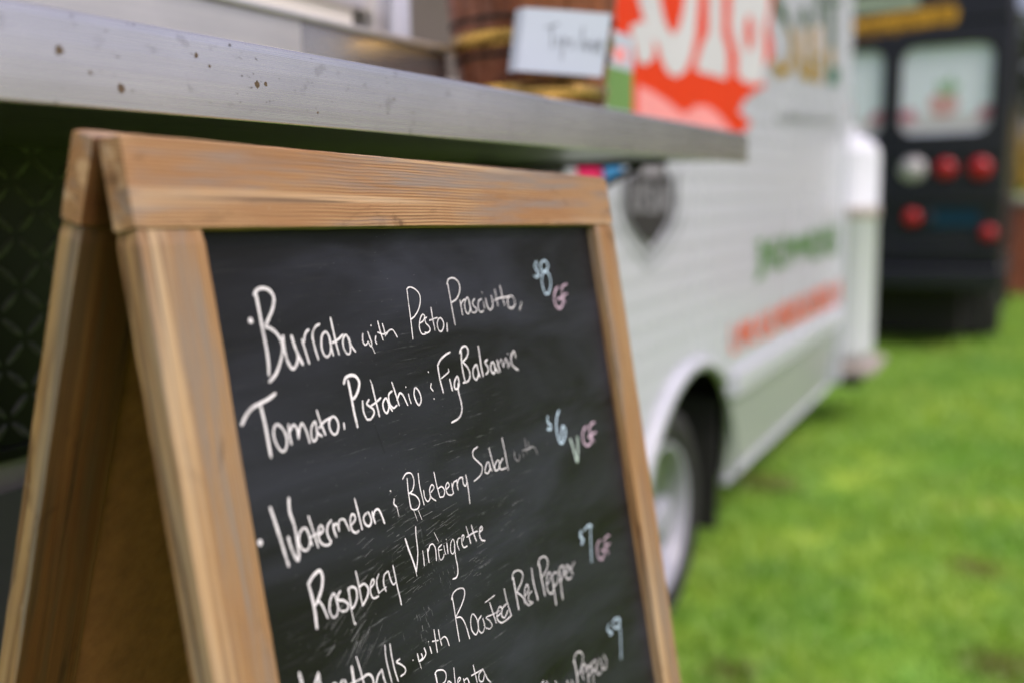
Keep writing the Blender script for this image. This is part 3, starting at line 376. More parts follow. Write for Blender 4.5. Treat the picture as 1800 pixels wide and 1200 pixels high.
DECALS=[["logo_panel","red",0,[[2.2194,1.7955],[3.7781,2.1304],[3.7695,1.8841],[3.7043,1.7761],[3.7744,1.7205],[3.7462,1.6722],[3.6337,1.6308],[3.6167,1.5902],[3.6804,1.5737],[3.5212,1.5385],[3.3918,1.5049],[3.3232,1.4588],[3.4908,1.4312],[3.39,1.4],[3.2429,1.3638],[2.6714,1.3527],[2.3809,1.361],[2.2989,1.4568],[2.2356,1.5477]]],
["logo_wave","pink",1,[[2.3804,1.4638],[2.4774,1.4581],[2.5988,1.4422],[2.7187,1.4203],[2.7628,1.4192],[2.8471,1.4453],[2.9578,1.4541],[3.0774,1.4389],[3.2071,1.4025],[3.2942,1.3658],[2.6714,1.3527],[2.3809,1.361]]],
["logo_letter","white",2,[[2.3269,1.5951],[2.4042,1.619],[2.4756,1.6152],[2.4972,1.5796],[2.4976,1.5446],[2.4455,1.5188],[2.3801,1.5181],[2.3507,1.5618]]],
["logo_letter","white",1,[[2.3593,1.8255],[2.3693,1.7298],[2.3842,1.6663],[2.4344,1.6164],[2.5295,1.573],[2.5631,1.5374],[2.6147,1.5135],[2.6796,1.5115],[2.7531,1.5325],[2.8094,1.5789],[2.8468,1.6419],[2.8659,1.742],[2.8737,1.8208],[2.8431,1.9295]]],
["logo_letter_centre","red",2,[[2.5478,1.7969],[2.5327,1.7245],[2.5408,1.6909],[2.5723,1.6496],[2.6124,1.6246],[2.6473,1.6193],[2.6886,1.6365],[2.7215,1.6783],[2.7425,1.7226],[2.7489,1.761],[2.732,1.8322]]],
["logo_letter","white",1,[[2.9576,1.9541],[2.9702,1.6657],[2.9086,1.6219],[2.8627,1.573],[2.8543,1.5444],[3.0119,1.5475],[3.1693,1.5494],[3.1819,1.6113],[3.1637,1.6481],[3.1145,1.6803],[3.1029,1.9853]]],
["logo_letter","white",1,[[3.2253,1.9269],[3.2086,1.7959],[3.2023,1.7089],[3.303,1.6334],[3.2893,1.5782],[3.3789,1.5593],[3.5979,1.5714],[3.6159,1.5998],[3.6529,1.6474],[3.6382,1.7673],[3.7085,1.8452],[3.6619,2.0107]]],
["logo_letter_centre","red",2,[[3.4869,1.7307],[3.4855,1.7126],[3.4787,1.6955],[3.4672,1.6812],[3.4523,1.6712],[3.4353,1.6664],[3.4181,1.6673],[3.4023,1.6736],[3.3895,1.6847],[3.3807,1.6994],[3.3769,1.7165],[3.3783,1.7341],[3.3848,1.7508],[3.3958,1.7648],[3.4103,1.775],[3.4269,1.7801],[3.4441,1.7798],[3.4602,1.7739],[3.4735,1.763],[3.4827,1.7481]]],
["name_letter","olive",0,[[3.7343,2.0246],[3.9912,2.0739],[3.9969,2.0235],[3.8402,1.9553],[3.8687,1.8997],[4.0149,1.865],[4.0692,1.8249],[3.9954,1.8203],[3.8295,1.8383],[3.7588,1.8824]]],
["name_letter","gold",0,[[3.9956,1.8193],[4.0743,1.8246],[4.1746,1.8063],[4.1892,1.731],[4.1131,1.6682],[3.9679,1.6301],[3.8401,1.6208],[3.7935,1.6368],[3.7918,1.6771],[3.8785,1.6942],[3.9049,1.6633],[4.0112,1.6795],[4.0753,1.7292],[4.0791,1.7834]]],
["name_letter","olive",0,[[4.24,1.9251],[4.3475,1.9525],[4.3981,1.8975],[4.3877,1.8676],[4.2764,1.8554],[4.2183,1.8834]]],
["name_letter","beige",0,[[4.2445,1.8473],[4.3096,1.856],[4.3242,1.7459],[4.2585,1.7386]]],
["name_letter","gold",0,[[4.3879,1.8664],[4.4747,1.878],[4.4968,1.7236],[4.4088,1.7147]]],
["name_letter","gold",0,[[4.2371,1.7352],[4.3244,1.7448],[4.3683,1.6933],[4.4089,1.7141],[4.5119,1.7246],[4.5359,1.665],[4.4167,1.6573],[4.2603,1.6601]]],
["name_letter","olive",0,[[4.5218,2.1758],[4.6279,2.1961],[4.6716,1.9176],[4.5626,1.9028]]],
["name_letter","beige",0,[[4.5627,1.9022],[4.6717,1.917],[4.6903,1.7985],[4.5801,1.7861]]],
["name_letter","gold",0,[[4.5802,1.7855],[4.7066,1.7997],[4.7261,1.6758],[4.5983,1.6645]]],
["name_letter","olive",0,[[4.7711,2.2236],[4.9053,2.2494],[4.9747,1.8563],[4.8352,1.8399]]],
["name_letter","gold",0,[[4.8421,1.8401],[4.9748,1.8556],[4.9892,1.7738],[4.8555,1.7602]]],
["name_letter","dark_green",0,[[4.8624,1.7603],[5.1186,1.7863],[5.1342,1.7018],[4.876,1.6794]]],
["name_letter","olive",0,[[4.7188,2.0333],[4.7974,2.0457],[4.801,2.0241],[4.7222,2.0121]]],
["name_letter","olive",0,[[4.9409,2.0682],[5.0998,2.0932],[5.1041,2.0705],[4.9448,2.0461]]],
["small_letter","grey",0,[[3.854,1.4811],[3.8943,1.4835],[3.8969,1.4584],[3.8565,1.4561]]],
["small_letter","grey",0,[[3.9205,1.4847],[3.9518,1.4866],[3.9545,1.4611],[3.9232,1.4594]]],
["small_letter","grey",0,[[3.9794,1.4878],[4.0306,1.491],[4.0335,1.465],[3.9821,1.4622]]],
["small_letter","grey",0,[[4.0471,1.5035],[4.0834,1.5058],[4.0878,1.4676],[4.0514,1.4656]]],
["small_letter","grey",0,[[4.1069,1.5069],[4.1385,1.5089],[4.1431,1.4702],[4.1114,1.4685]]],
["small_letter","grey",0,[[4.1652,1.5102],[4.2043,1.5127],[4.2091,1.4734],[4.1699,1.4713]]],
["small_letter","grey",0,[[4.2312,1.5015],[4.2889,1.505],[4.2924,1.4776],[4.2346,1.4744]]],
["small_letter","grey",0,[[4.3145,1.5187],[4.3556,1.5212],[4.3609,1.4808],[4.3197,1.4785]]],
["small_letter","grey",0,[[4.3835,1.5226],[4.4272,1.5253],[4.4328,1.4842],[4.389,1.4819]]],
["small_letter","grey",0,[[4.4536,1.5135],[4.503,1.5165],[4.5071,1.4879],[4.4576,1.4852]]],
["small_letter","grey",0,[[4.529,1.5176],[4.5727,1.5202],[4.5769,1.4912],[4.5331,1.4888]]],
["small_letter","grey",0,[[4.6038,1.5351],[4.6424,1.5375],[4.6489,1.4946],[4.6102,1.4925]]],
["small_letter","grey",0,[[4.6722,1.5253],[4.7378,1.5293],[4.7425,1.4993],[4.6767,1.4958]]],
["small_letter","grey",0,[[4.7675,1.5305],[4.8111,1.5331],[4.816,1.5027],[4.7723,1.5004]]],
["small_letter","grey",0,[[4.8446,1.5347],[4.899,1.5379],[4.9042,1.507],[4.8497,1.5041]]],
["small_letter","grey",0,[[4.9294,1.5392],[4.9928,1.543],[4.9983,1.5116],[4.9347,1.5082]]],
["small_letter","grey",0,[[5.0297,1.5447],[5.082,1.5478],[5.0877,1.5159],[5.0353,1.5131]]],
["green_letter","leaf",0,[[3.5649,1.0195],[3.7085,1.032],[3.7212,0.8879],[3.631,0.8784],[3.5748,0.894],[3.6404,0.8999],[3.6311,1.0108]]],
["green_letter","leaf",0,[[3.7474,0.9871],[3.8356,1.0189],[3.8397,0.9759],[3.8007,0.899]]],
["green_letter","leaf",0,[[3.8482,1.0237],[3.8847,1.022],[3.897,0.8986],[3.86,0.9013]]],
["green_letter","leaf",0,[[3.903,1.0239],[3.9305,1.0227],[3.9406,0.9236],[4.0068,0.9192],[4.0095,0.8939],[3.9153,0.9007]]],
["green_letter","leaf",0,[[4.009,1.0245],[4.1033,1.0204],[4.1177,0.8928],[4.0886,0.8949],[4.0781,0.9901],[4.0402,0.992],[4.0505,0.8976],[4.0223,0.8996]]],
["green_letter","leaf",0,[[4.1205,0.9872],[4.2116,1.021],[4.217,0.976],[4.1783,0.8951]]],
["green_letter","leaf",0,[[4.2293,0.9873],[4.3212,1.0216],[4.3269,0.976],[4.2884,0.894]]],
["green_letter","leaf",0,[[4.3393,0.9873],[4.4319,1.0223],[4.438,0.976],[4.3997,0.8928]]],
["green_letter","leaf",0,[[4.4504,0.9874],[4.5436,1.0229],[4.5502,0.9761],[4.5122,0.8917]]],
["green_letter","leaf",0,[[4.557,1.0273],[4.5963,1.0258],[4.6156,0.8911],[4.5759,0.8937]]],
["green_letter","leaf",0,[[4.6158,1.0276],[4.6453,1.0265],[4.6612,0.9184],[4.7322,0.9143],[4.7364,0.8866],[4.6353,0.893]]],
["green_letter","leaf",0,[[4.7292,1.0281],[4.8299,1.0245],[4.8518,0.8855],[4.8208,0.8874],[4.8046,0.9913],[4.7642,0.993],[4.7801,0.8899],[4.7499,0.8918]]],
["green_letter","leaf",0,[[4.8501,0.9875],[4.945,1.0251],[4.9531,0.9761],[4.9164,0.8875]]],
["green_letter","leaf",0,[[4.9587,1.0293],[4.9991,1.0279],[5.0229,0.8869],[4.982,0.8894]]],
["green_letter","leaf",0,[[5.0191,1.0296],[5.0495,1.0286],[5.0689,0.9154],[5.1419,0.9114],[5.147,0.8825],[5.0431,0.8887]]],
["green_letter","leaf",0,[[5.1355,1.0302],[5.2387,1.0268],[5.2654,0.8813],[5.2336,0.8832],[5.2139,0.9919],[5.1725,0.9935],[5.1918,0.8856],[5.1608,0.8875]]],
["orange_letter","orange",0,[[3.2723,0.7602],[3.2927,0.7577],[3.2974,0.6804],[3.3462,0.6735],[3.3475,0.6538],[3.278,0.664]]],
["orange_letter","orange",0,[[3.3524,0.7306],[3.4203,0.7513],[3.4227,0.7168],[3.3916,0.6575]]],
["orange_letter","orange",0,[[3.4296,0.759],[3.4576,0.7557],[3.4646,0.657],[3.4365,0.661]]],
["orange_letter","orange",0,[[3.4735,0.7293],[3.5424,0.7504],[3.545,0.7154],[3.5139,0.6551]]],
["orange_letter","orange",0,[[3.5518,0.7581],[3.5731,0.7557],[3.5794,0.6757],[3.6302,0.6689],[3.6319,0.6486],[3.5595,0.6586]]],
["orange_letter","orange",0,[[3.6356,0.7275],[3.7057,0.7493],[3.7088,0.7137],[3.6777,0.6521]]],
["orange_letter","orange",0,[[3.7153,0.7568],[3.737,0.7544],[3.7442,0.673],[3.7962,0.6663],[3.7981,0.6455],[3.7242,0.6554]]],
["orange_letter","orange",0,[[3.7983,0.7562],[3.8276,0.753],[3.8373,0.6499],[3.8077,0.6538]]],
["orange_letter","orange",0,[[3.842,0.7559],[3.864,0.7535],[3.872,0.6708],[3.9247,0.6642],[3.9268,0.6431],[3.8518,0.6529]]],
["orange_letter","orange",0,[[3.9293,0.7242],[4.0012,0.7473],[4.0051,0.7105],[3.9741,0.6465]]],
["orange_letter","orange",0,[[4.0111,0.7546],[4.0868,0.7467],[4.0986,0.64],[4.0754,0.6429],[4.0667,0.7227],[4.0363,0.726],[4.0448,0.6468],[4.0221,0.6496]]],
["orange_letter","orange",0,[[4.0967,0.7539],[4.127,0.7508],[4.139,0.6442],[4.1084,0.648]]],
["orange_letter","orange",0,[[4.1418,0.7536],[4.1645,0.7513],[4.1743,0.6658],[4.2287,0.6593],[4.2313,0.6375],[4.1538,0.6471]]],
["orange_letter","orange",0,[[4.2285,0.7529],[4.2591,0.7499],[4.2722,0.6416],[4.2412,0.6454]]],
["orange_letter","orange",0,[[4.2741,0.7525],[4.3048,0.7495],[4.3182,0.6408],[4.2872,0.6445]]],
["orange_letter","orange",0,[[4.3198,0.7522],[4.343,0.7499],[4.3539,0.6628],[4.4091,0.6564],[4.412,0.6342],[4.3333,0.6436]]],
["orange_letter","orange",0,[[4.4079,0.7515],[4.439,0.7485],[4.4535,0.6382],[4.4221,0.6419]]],
["orange_letter","orange",0,[[4.4541,0.7512],[4.4775,0.7489],[4.4893,0.6605],[4.5451,0.6542],[4.5482,0.6317],[4.4687,0.641]]],
["orange_letter","orange",0,[[4.543,0.7505],[4.5744,0.7475],[4.5901,0.6356],[4.5583,0.6393]]],
["orange_letter","orange",0,[[4.5897,0.7501],[4.6133,0.7479],[4.6261,0.6582],[4.6824,0.652],[4.6858,0.6292],[4.6054,0.6384]]],
["orange_letter","orange",0,[[4.6794,0.7494],[4.7111,0.7465],[4.728,0.633],[4.6959,0.6366]]],
["orange_letter","orange",0,[[4.7266,0.7491],[4.8068,0.7418],[4.8245,0.6266],[4.7999,0.6294],[4.7868,0.7155],[4.7546,0.7186],[4.7675,0.633],[4.7435,0.6357]]],
["orange_letter","orange",0,[[4.817,0.7484],[4.849,0.7455],[4.867,0.6304],[4.8347,0.6339]]],
["orange_letter","orange",0,[[4.8645,0.748],[4.8885,0.7459],[4.9032,0.6536],[4.9605,0.6476],[4.9643,0.6241],[4.8826,0.633]]],
["orange_letter","orange",0,[[4.9556,0.7473],[5.0369,0.7403],[5.0567,0.6224],[5.0318,0.6251],[5.0171,0.7132],[4.9845,0.7162],[4.999,0.6286],[4.9746,0.6312]]],
["orange_letter","orange",0,[[5.0472,0.7466],[5.0714,0.7445],[5.0874,0.6505],[5.1452,0.6446],[5.1494,0.6207],[5.067,0.6294]]],
["orange_letter","orange",0,[[5.1391,0.7459],[5.1634,0.7438],[5.1801,0.649],[5.2381,0.6431],[5.2425,0.619],[5.1597,0.6276]]],
["orange_letter","orange",0,[[5.2377,0.7096],[5.3134,0.7384],[5.3212,0.6962],[5.294,0.6216]]],
["orange_letter","orange",0,[[5.3238,0.7445],[5.3565,0.7418],[5.3792,0.6207],[5.3462,0.624]]],
["shield","grey_dark",0,[[2.3167,1.2367],[2.3666,1.2472],[2.3884,1.2732],[2.5935,1.2772],[2.6111,1.2498],[2.646,1.239],[2.6563,1.1711],[2.6265,1.1293],[2.5548,1.0926],[2.482,1.063],[2.4044,1.0935],[2.331,1.1351],[2.3111,1.1712]]],
["shield_crest","mid",1,[[2.4107,1.271],[2.5768,1.2741],[2.5647,1.2452],[2.4034,1.2438]]],
["shield_letter","light",1,[[2.3415,1.2267],[2.374,1.2268],[2.3743,1.165],[2.3965,1.1645],[2.3961,1.2269],[2.4223,1.227],[2.4229,1.1535],[2.3417,1.1553]]],
["shield_letter","light",1,[[2.4413,1.2244],[2.5039,1.2246],[2.5041,1.2111],[2.4724,1.2112],[2.4726,1.1979],[2.5204,1.1948],[2.5211,1.1486],[2.442,1.1505],[2.4419,1.165],[2.4848,1.1643],[2.4846,1.1817],[2.4417,1.1875]]],
["shield_letter","light",1,[[2.5527,1.2247],[2.5945,1.2248],[2.6392,1.1459],[2.6045,1.1467],[2.5956,1.1664],[2.5702,1.1669],[2.5622,1.1477],[2.5333,1.1483]]],
["shield_band","black",1,[[2.3891,1.1465],[2.5707,1.1419],[2.6045,1.1495],[2.6047,1.1355],[2.5542,1.1286],[2.3966,1.1332]]],
["shield_outline","ring",0,[[2.2821,1.2464],[2.2806,1.1842],[2.3051,1.1817],[2.2983,1.2377]]],
["shield_outline","ring",0,[[2.2806,1.1842],[2.2958,1.1362],[2.3176,1.1415],[2.3051,1.1817]]],
["shield_outline","ring",0,[[2.2958,1.1362],[2.3746,1.0869],[2.3846,1.0979],[2.3176,1.1415]]],
["shield_outline","ring",0,[[2.3746,1.0869],[2.4744,1.0308],[2.4743,1.0436],[2.3846,1.0979]]],
["shield_outline","ring",0,[[2.4744,1.0308],[2.572,1.0667],[2.5622,1.0796],[2.4743,1.0436]]],
["shield_outline","ring",0,[[2.572,1.0667],[2.6665,1.1138],[2.6412,1.1228],[2.5622,1.0796]]],
["shield_outline","ring",0,[[2.6665,1.1138],[2.7059,1.1646],[2.6734,1.1652],[2.6412,1.1228]]],
["shield_outline","ring",0,[[2.7059,1.1646],[2.7079,1.2651],[2.6878,1.2544],[2.6734,1.1652]]],
["shield_outline","grey",0,[[2.2283,1.2215],[2.2346,1.1355],[2.2468,1.1378],[2.2397,1.2183]]],
["shield_outline","grey",0,[[2.2346,1.1355],[2.3311,1.0683],[2.3373,1.0741],[2.2468,1.1378]]],
["shield_outline","grey",0,[[2.3311,1.0683],[2.4668,1.0014],[2.467,1.0085],[2.3373,1.0741]]],
["shield_outline","grey",0,[[2.4668,1.0014],[2.5811,1.0269],[2.5767,1.0342],[2.467,1.0085]]],
["shield_outline","grey",0,[[2.5811,1.0269],[2.6943,1.0839],[2.6818,1.0899],[2.5767,1.0342]]],
["shield_outline","grey",0,[[2.6943,1.0839],[2.7766,1.1457],[2.7578,1.1474],[2.6818,1.0899]]],
["round_sticker","magenta",0,[[2.0044,1.2685],[2.1309,1.2711],[2.1712,1.2538],[2.1574,1.2304],[2.0189,1.2346]]],
["round_sticker","orange",1,[[2.0044,1.2709],[2.1309,1.2737],[2.1374,1.261],[2.0102,1.2589]]],
["round_sticker","blue",0,[[2.1375,1.2687],[2.2526,1.271],[2.2895,1.2555],[2.2525,1.2309],[2.1574,1.233]]]]
GZ = -.07      # ground level
# ================================================================ ground
def gridsheet(name, x0, x1, y0, y1, n, z, mat):
    v = []; f = []
    for i in range(n + 1):
        for j in range(n + 1):
            x = x0 + (x1 - x0) * i / n; y = y0 + (y1 - y0) * j / n
            v.append((x, y, z + (mnoise.noise(Vector((x * .8, y * .8, 0))) * .012 if n > 2 else 0)))
    for i in range(n):
        for j in range(n):
            a = i * (n + 1) + j; f.append((a, a + n + 1, a + n + 2, a + 1))
    return raw(name, v, f, mat, None)
g = gridsheet('ground', -300, 300, -300, 400, 2, GZ - .02, M['turf']); tag(g, 'green lawn under the food trucks', None, None, 'structure')
g = gridsheet('lawn', -8, 10, -3, 17, 120, GZ, M['turf']); tag(g, 'short green grass lawn beside the trucks', None, None, 'structure')

def make_grass():
    R = np.random.RandomState(11); N = 150000
    y = 1.2 + (R.rand(N) ** 1.5) * 13; x = -1.3 + R.rand(N) * (.9 + .36 * y + .8)
    k = np.array([mnoise.noise(Vector((a * 2.2, b * 2.2, 3))) for a, b in zip(x[:], y[:])])
    keep = (k + R.rand(N) * .5) > -.28; x, y, k = x[keep], y[keep], k[keep]; N = len(x)
    h = (.018 + .026 * R.rand(N)) * (1 + .6 * k) * (1 + y * .05); wd = (.0016 + .0016 * R.rand(N)) * (1 + y * .16)
    a = R.rand(N) * 2 * np.pi; lx = np.cos(a); ly = np.sin(a); bend = (.3 + R.rand(N)) * h * .8; b2 = a + 1.2 + R.rand(N)
    bx, by = np.cos(b2) * bend, np.sin(b2) * bend; z0 = np.full(N, GZ - .004)
    P = np.empty((N, 5, 3))
    P[:, 0] = np.stack([x - lx * wd, y - ly * wd, z0], 1); P[:, 1] = np.stack([x + lx * wd, y + ly * wd, z0], 1)
    P[:, 2] = np.stack([x + lx * wd * .8 + bx * .35, y + ly * wd * .8 + by * .35, z0 + h * .6], 1)
    P[:, 3] = np.stack([x - lx * wd * .8 + bx * .35, y - ly * wd * .8 + by * .35, z0 + h * .6], 1)
    P[:, 4] = np.stack([x + bx, y + by, z0 + h], 1)
    me = bpy.data.meshes.new('grass'); me.vertices.add(N * 5); me.vertices.foreach_set('co', P.ravel())
    idx = np.arange(N)[:, None] * 5 + np.array([0, 1, 2, 3, 3, 2, 4])[None]
    me.loops.add(N * 7); me.loops.foreach_set('vertex_index', idx.ravel().astype(np.int32))
    st = (np.arange(N)[:, None] * 7 + np.array([0, 4])[None]).ravel()
    me.polygons.add(N * 2); me.polygons.foreach_set('loop_start', st.astype(np.int32))
    me.update(calc_edges=True); me.validate()
    t = np.repeat(R.rand(N) ** 2, 5).astype(np.float32)
    at = me.attributes.new('tint', 'FLOAT', 'POINT'); at.data.foreach_set('value', t)
    me.materials.append(M['blade']); o = bpy.data.objects.new('grass', me); link(o)
    tag(o, 'short bright green grass blades covering the lawn', 'grass', None, 'stuff')
make_grass()

# ================================================================ food truck (side wall plane x = -0.9)
truck = root('food_truck', (-1.95, 2.2, GZ), 'white food truck with lap siding, red logo and steel serving shelf behind the chalkboard', 'food truck')
YF, YN = 5.42, -1.6
XW = -.9
OP = (-1.0, 2.12, 1.40, 2.05)       # serving opening y0 y1 z0 z1
ARC = (2.915, .20, .468, .462)       # arch centre y, z, radii
def arch(y):
    t = (y - ARC[0]) / ARC[2]
    return ARC[1] + ARC[3] * math.sqrt(1 - t * t) if abs(t) < 1 else -1
ys = sorted(set([YN, YF, 2.10, 2.14] + [round(ARC[0] + ARC[2] * math.cos(a * math.pi / 28), 4) for a in range(29)]))
def tuck(z): return -.045 * max(0, .50 - z) / .30
def plank(z0, z1, ya, yb, mat, nm='plank', d=.0026):
    Y = [y for y in ys if ya < y < yb]; Y = [ya] + Y + [yb]; mb = MB()
    for a, b in zip(Y[:-1], Y[1:]):
        za, zb = max(z0, arch(a)), max(z0, arch(b))
        if za >= z1 and zb >= z1: continue
        za, zb = min(za, z1 - .0005), min(zb, z1 - .0005)
        xa = XW + tuck(za) + d * (z1 - za) / (z1 - z0); xb = XW + tuck(zb) + d * (z1 - zb) / (z1 - z0); XT = XW + tuck(z1)
        mb.add([(xa, a, za), (xb, b, zb), (XT, b, z1), (XT, a, z1), (xa - .012, a, za), (xb - .012, b, zb)], [(0, 1, 2, 3), (4, 5, 1, 0)])
    if mb.f: return mb.make(nm, mat, truck)
P = .066
z = .19
while z < 2.35:
    z1 = z + P
    if z1 <= .96:
        plank(z, z1, 1.96, YF, M['skirt'] if z1 < .53 else M['body'])
        if z > .2: plank(z, z1, YN, 1.955, M['charcoal'], 'dark_plank')
    elif z1 <= 1.39: plank(z, z1, 1.96, YF, M['body'])
    elif z < 2.06:
        plank(max(z, 0), z1, OP[1], YF, M['body'])
        plank(max(z, 0), z1, YN, OP[0], M['body'])
    else: plank(z, z1, YN, YF, M['body'])
    z = z1
TOP = z
# shell behind the planks
sh = MB()
sh.box(XW - .05, XW - .0135, YN, OP[0], .50, TOP); sh.box(XW - .05, XW - .0135, OP[1], 2.42, .50, TOP)
sh.box(XW - .05, XW - .0135, 3.40, YF, .50, TOP); sh.box(XW - .05, XW - .0135, 2.42, 3.40, .68, TOP)
sh.box(XW - .10, XW - .07, YN, 2.38, .20, .50); sh.box(XW - .10, XW - .07, 3.45, YF, .20, .50)
sh.box(XW - .05, XW - .0135, OP[0], OP[1], .50, OP[2]); sh.box(XW - .05, XW - .0135, OP[0], OP[1], OP[3], TOP)
sh.box(-3.02, -2.96, YN, YF, .22, TOP)
sh.make('wall_frame', M['inside'], truck)
box('roof', (-3.05, -.87, YN - .03, YF + .03, TOP, TOP + .06), M['body'], truck, .02)
box('end_wall', (-3.02, XW - .002, YF, YF + .03, .19, TOP), M['body'], truck, .01)
box('end_wall', (-3.02, XW - .002, YN - .03, YN, .19, TOP), M['body'], truck, .01)
box('floor', (-2.95, XW - .06, YN, 2.38, .50, .56), M['under'], truck)
box('floor', (-2.95, XW - .06, 3.44, YF, .50, .56), M['under'], truck)
mb = MB(); mb.box(-1.6, -.952, 2.36, 3.46, .69, .70); mb.box(-1.62, -1.60, 2.3, 3.5, .04, .7); mb.box(-1.6, -.951, 2.40, 2.42, .2, .69); mb.box(-1.6, -.951, 3.40, 3.42, .2, .69); mb.make('wheel_house', M['under'], truck)
# galley inside, seen through the opening
box('counter', (-2.9, -2.3, -.9, 4.4, .56, 1.42), M['steel_dark'], truck, .01)
box('cupboard', (-2.9, -2.5, -.6, 3.6, 1.75, 2.2), M['inside'], truck, .01)
box('fridge', (-1.75, -1.12, 1.62, 2.6, .56, 2.2), M['f_fridge'], truck, .01)
box('ceiling_panel', (-2.95, -.96, YN, YF, 2.24, 2.26), M['inside'], truck)
for k in range(5): box('galley_drawer', (-2.3, -2.29, -.6 + k * .8, .12 + k * .8, .9, 1.3), M['alu'], truck, .003)
# rub rail, flare, skirt trim, corner post
mb = MB(); mb.box(XW + .001, XW + .022, 3.31, YF, .505, .592, .008); mb.make('rub_rail', M['body'], truck)
mb = MB(); rings = []
for k in range(25):
    a = rad(52) + rad(118) * (k / 24.0); cy, cz = math.cos(a), math.sin(a)
    base = (ARC[0] - .035 + .485 * cy, ARC[1] + .470 * cz); out = (ARC[0] - .06 + .540 * cy, ARC[1] + .515 * cz)
    rings.append([(XW - .004, base[0], base[1]), (XW + .024, base[0] * .85 + out[0] * .15, base[1] * .85 + out[1] * .15), (XW + .026, base[0] * .35 + out[0] * .65, base[1] * .35 + out[1] * .65), (XW - .004, *out)])
mb.ring_loft(rings); mb.make('wheel_flare', M['body'], truck, True)
mb = MB(); rings = []
for k in range(33):
    a = math.pi * k / 32; r = ARC[2]
    rings.append([(XW + .006, ARC[0] + r * math.cos(a), ARC[1] + r * math.sin(a)), (XW + .006, ARC[0] + (r + .007) * math.cos(a), ARC[1] + (r + .007) * math.sin(a)),
                  (XW - .014, ARC[0] + (r + .007) * math.cos(a), ARC[1] + (r + .007) * math.sin(a)), (XW - .014, ARC[0] + r * math.cos(a), ARC[1] + r * math.sin(a))])
mb.ring_loft(rings); mb.make('arch_lip', M['body'], truck)
box('skirt_trim', (XW - .060, XW - .032, 3.39, YF, .168, .190), M['body'], truck, .003)
box('corner_post', (XW - .06, XW + .012, YF - .045, YF + .035, .192, TOP - .001), M['body'], truck, .01)
box('window_header', (XW - .06, XW + .01, OP[0], OP[1] + .02, OP[3], OP[3] + .03), M['alu'], truck, .003)
box('window_jamb', (XW - .06, XW + .008, OP[1] - .02, OP[1] + .012, OP[2], OP[3]), M['alu'], truck, .003)
# sill, sliding sash and posts of the serving window
box('sill_sky_reflection', (XW - .018, -.7985, -.9, .985, 1.337, 1.4122), M['alu'], truck, .002)  # added bright plate standing in for the sky reflection on the sill
box('window_sill', (XW - .02, -.80, -.9, 1.322, 1.335, 1.412), M['steel_dark'], truck, .002)
box('sill_edge', (XW - .02, -.792, -.9, 1.326, 1.4125, 1.4205), M['alu'], truck, .0025)
box('cream_panel', (-.935, -.925, .86, 1.262, 1.421, 1.478), M['cream'], truck, .002)
box('sash_rail', (-.945, -.915, .7, 1.292, 1.479, 1.500), M['alu'], truck, .003)
box('upper_panel', (-.940, -.930, .7, 1.262, 1.501, 1.96), M['cream'], truck, .002)
box('window_post', (-.945, -.905, 1.292, 1.325, 1.421, 2.05), M['alu'], truck, .004)
box('window_post', (-.940, -.900, 1.338, 1.383, 1.421, 2.05), M['body'], truck, .006)
box('window_post', (-.985, -.960, 1.42, 1.45, 1.421, 2.05), M['steel_dark'], truck, .004)
# black tread plate with raised lugs, their caught highlights painted in as lighter grey
box('tread_plate', (XW - .008, XW + .001, YN, 1.957, .962, 1.334), M['black_plate'], truck)
box('plate_trim', (XW - .006, XW + .006, YN, 1.957, .948, .9618), M['black_plate'], truck, .002)
mb = MB(); pt = .026; r = 0; zz = .975
while zz < 1.328:
    yy = -.35; c = 0
    while yy < 1.94:
        a = rad(45) if (r + c) % 2 else rad(-45); L, Wd, H = .0145, .0042, .0022
        ca, sa = math.cos(a), math.sin(a); n = 8; v = []
        for q in range(n):
            t = q * 2 * math.pi / n; l = L * math.cos(t); s_ = Wd * math.sin(t)
            v.append((XW + .0011, yy + l * ca - s_ * sa, zz + l * sa + s_ * ca))
        for q in range(n):
            t = q * 2 * math.pi / n; l = L * .72 * math.cos(t); s_ = Wd * .4 * math.sin(t)
            v.append((XW + .0011 + H, yy + l * ca - s_ * sa, zz + l * sa + s_ * ca))
        mb.add(v, [(q, (q + 1) % n, n + (q + 1) % n, n + q) for q in range(n)] + [tuple(range(n, 2 * n))])
        yy += pt; c += 1
    zz += pt; r += 1
o = mb.make('plate_lug', M['lug'], truck, True); o['kind'] = 'stuff'
# serving shelf: folded steel pan on brackets (part of the truck)
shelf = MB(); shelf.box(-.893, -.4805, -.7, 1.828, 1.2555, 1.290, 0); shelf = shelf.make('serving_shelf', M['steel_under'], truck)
prof = [(-.4800, 1.2540), (-.4785, 1.2526), (-.4760, 1.2525), (-.4754, 1.2529), (-.4752, 1.2536), (-.4752, 1.2650), (-.4753, 1.2760), (-.4755, 1.2870), (-.4759, 1.2990), (-.4763, 1.3030), (-.4776, 1.3047), (-.4792, 1.3053), (-.4812, 1.3052), (-.4828, 1.3040), (-.4832, 1.3020), (-.4830, 1.2905), (-.4805, 1.2902), (-.4803, 1.2556)]
mb = MB(); mb.ring_loft([[(p[0], y, p[1] - (y - .5) * .0014) for p in prof] for y in np.linspace(-.7, 1.83, 24)]); mb.make('shelf_lip', M['steel'], shelf)
for y in (-.2, 1.60):
    mb = MB(); mb.box(-.892, -.56, y, y + .03, 1.246, 1.2553); mb.box(-.892, -.884, y, y + .03, 1.10, 1.246); mb.tube([(-.60, y + .015, 1.2475), (-.886, y + .015, 1.11)], .006, 8)
    mb.make('shelf_bracket', M['under'], truck)
rs = random.Random(2)
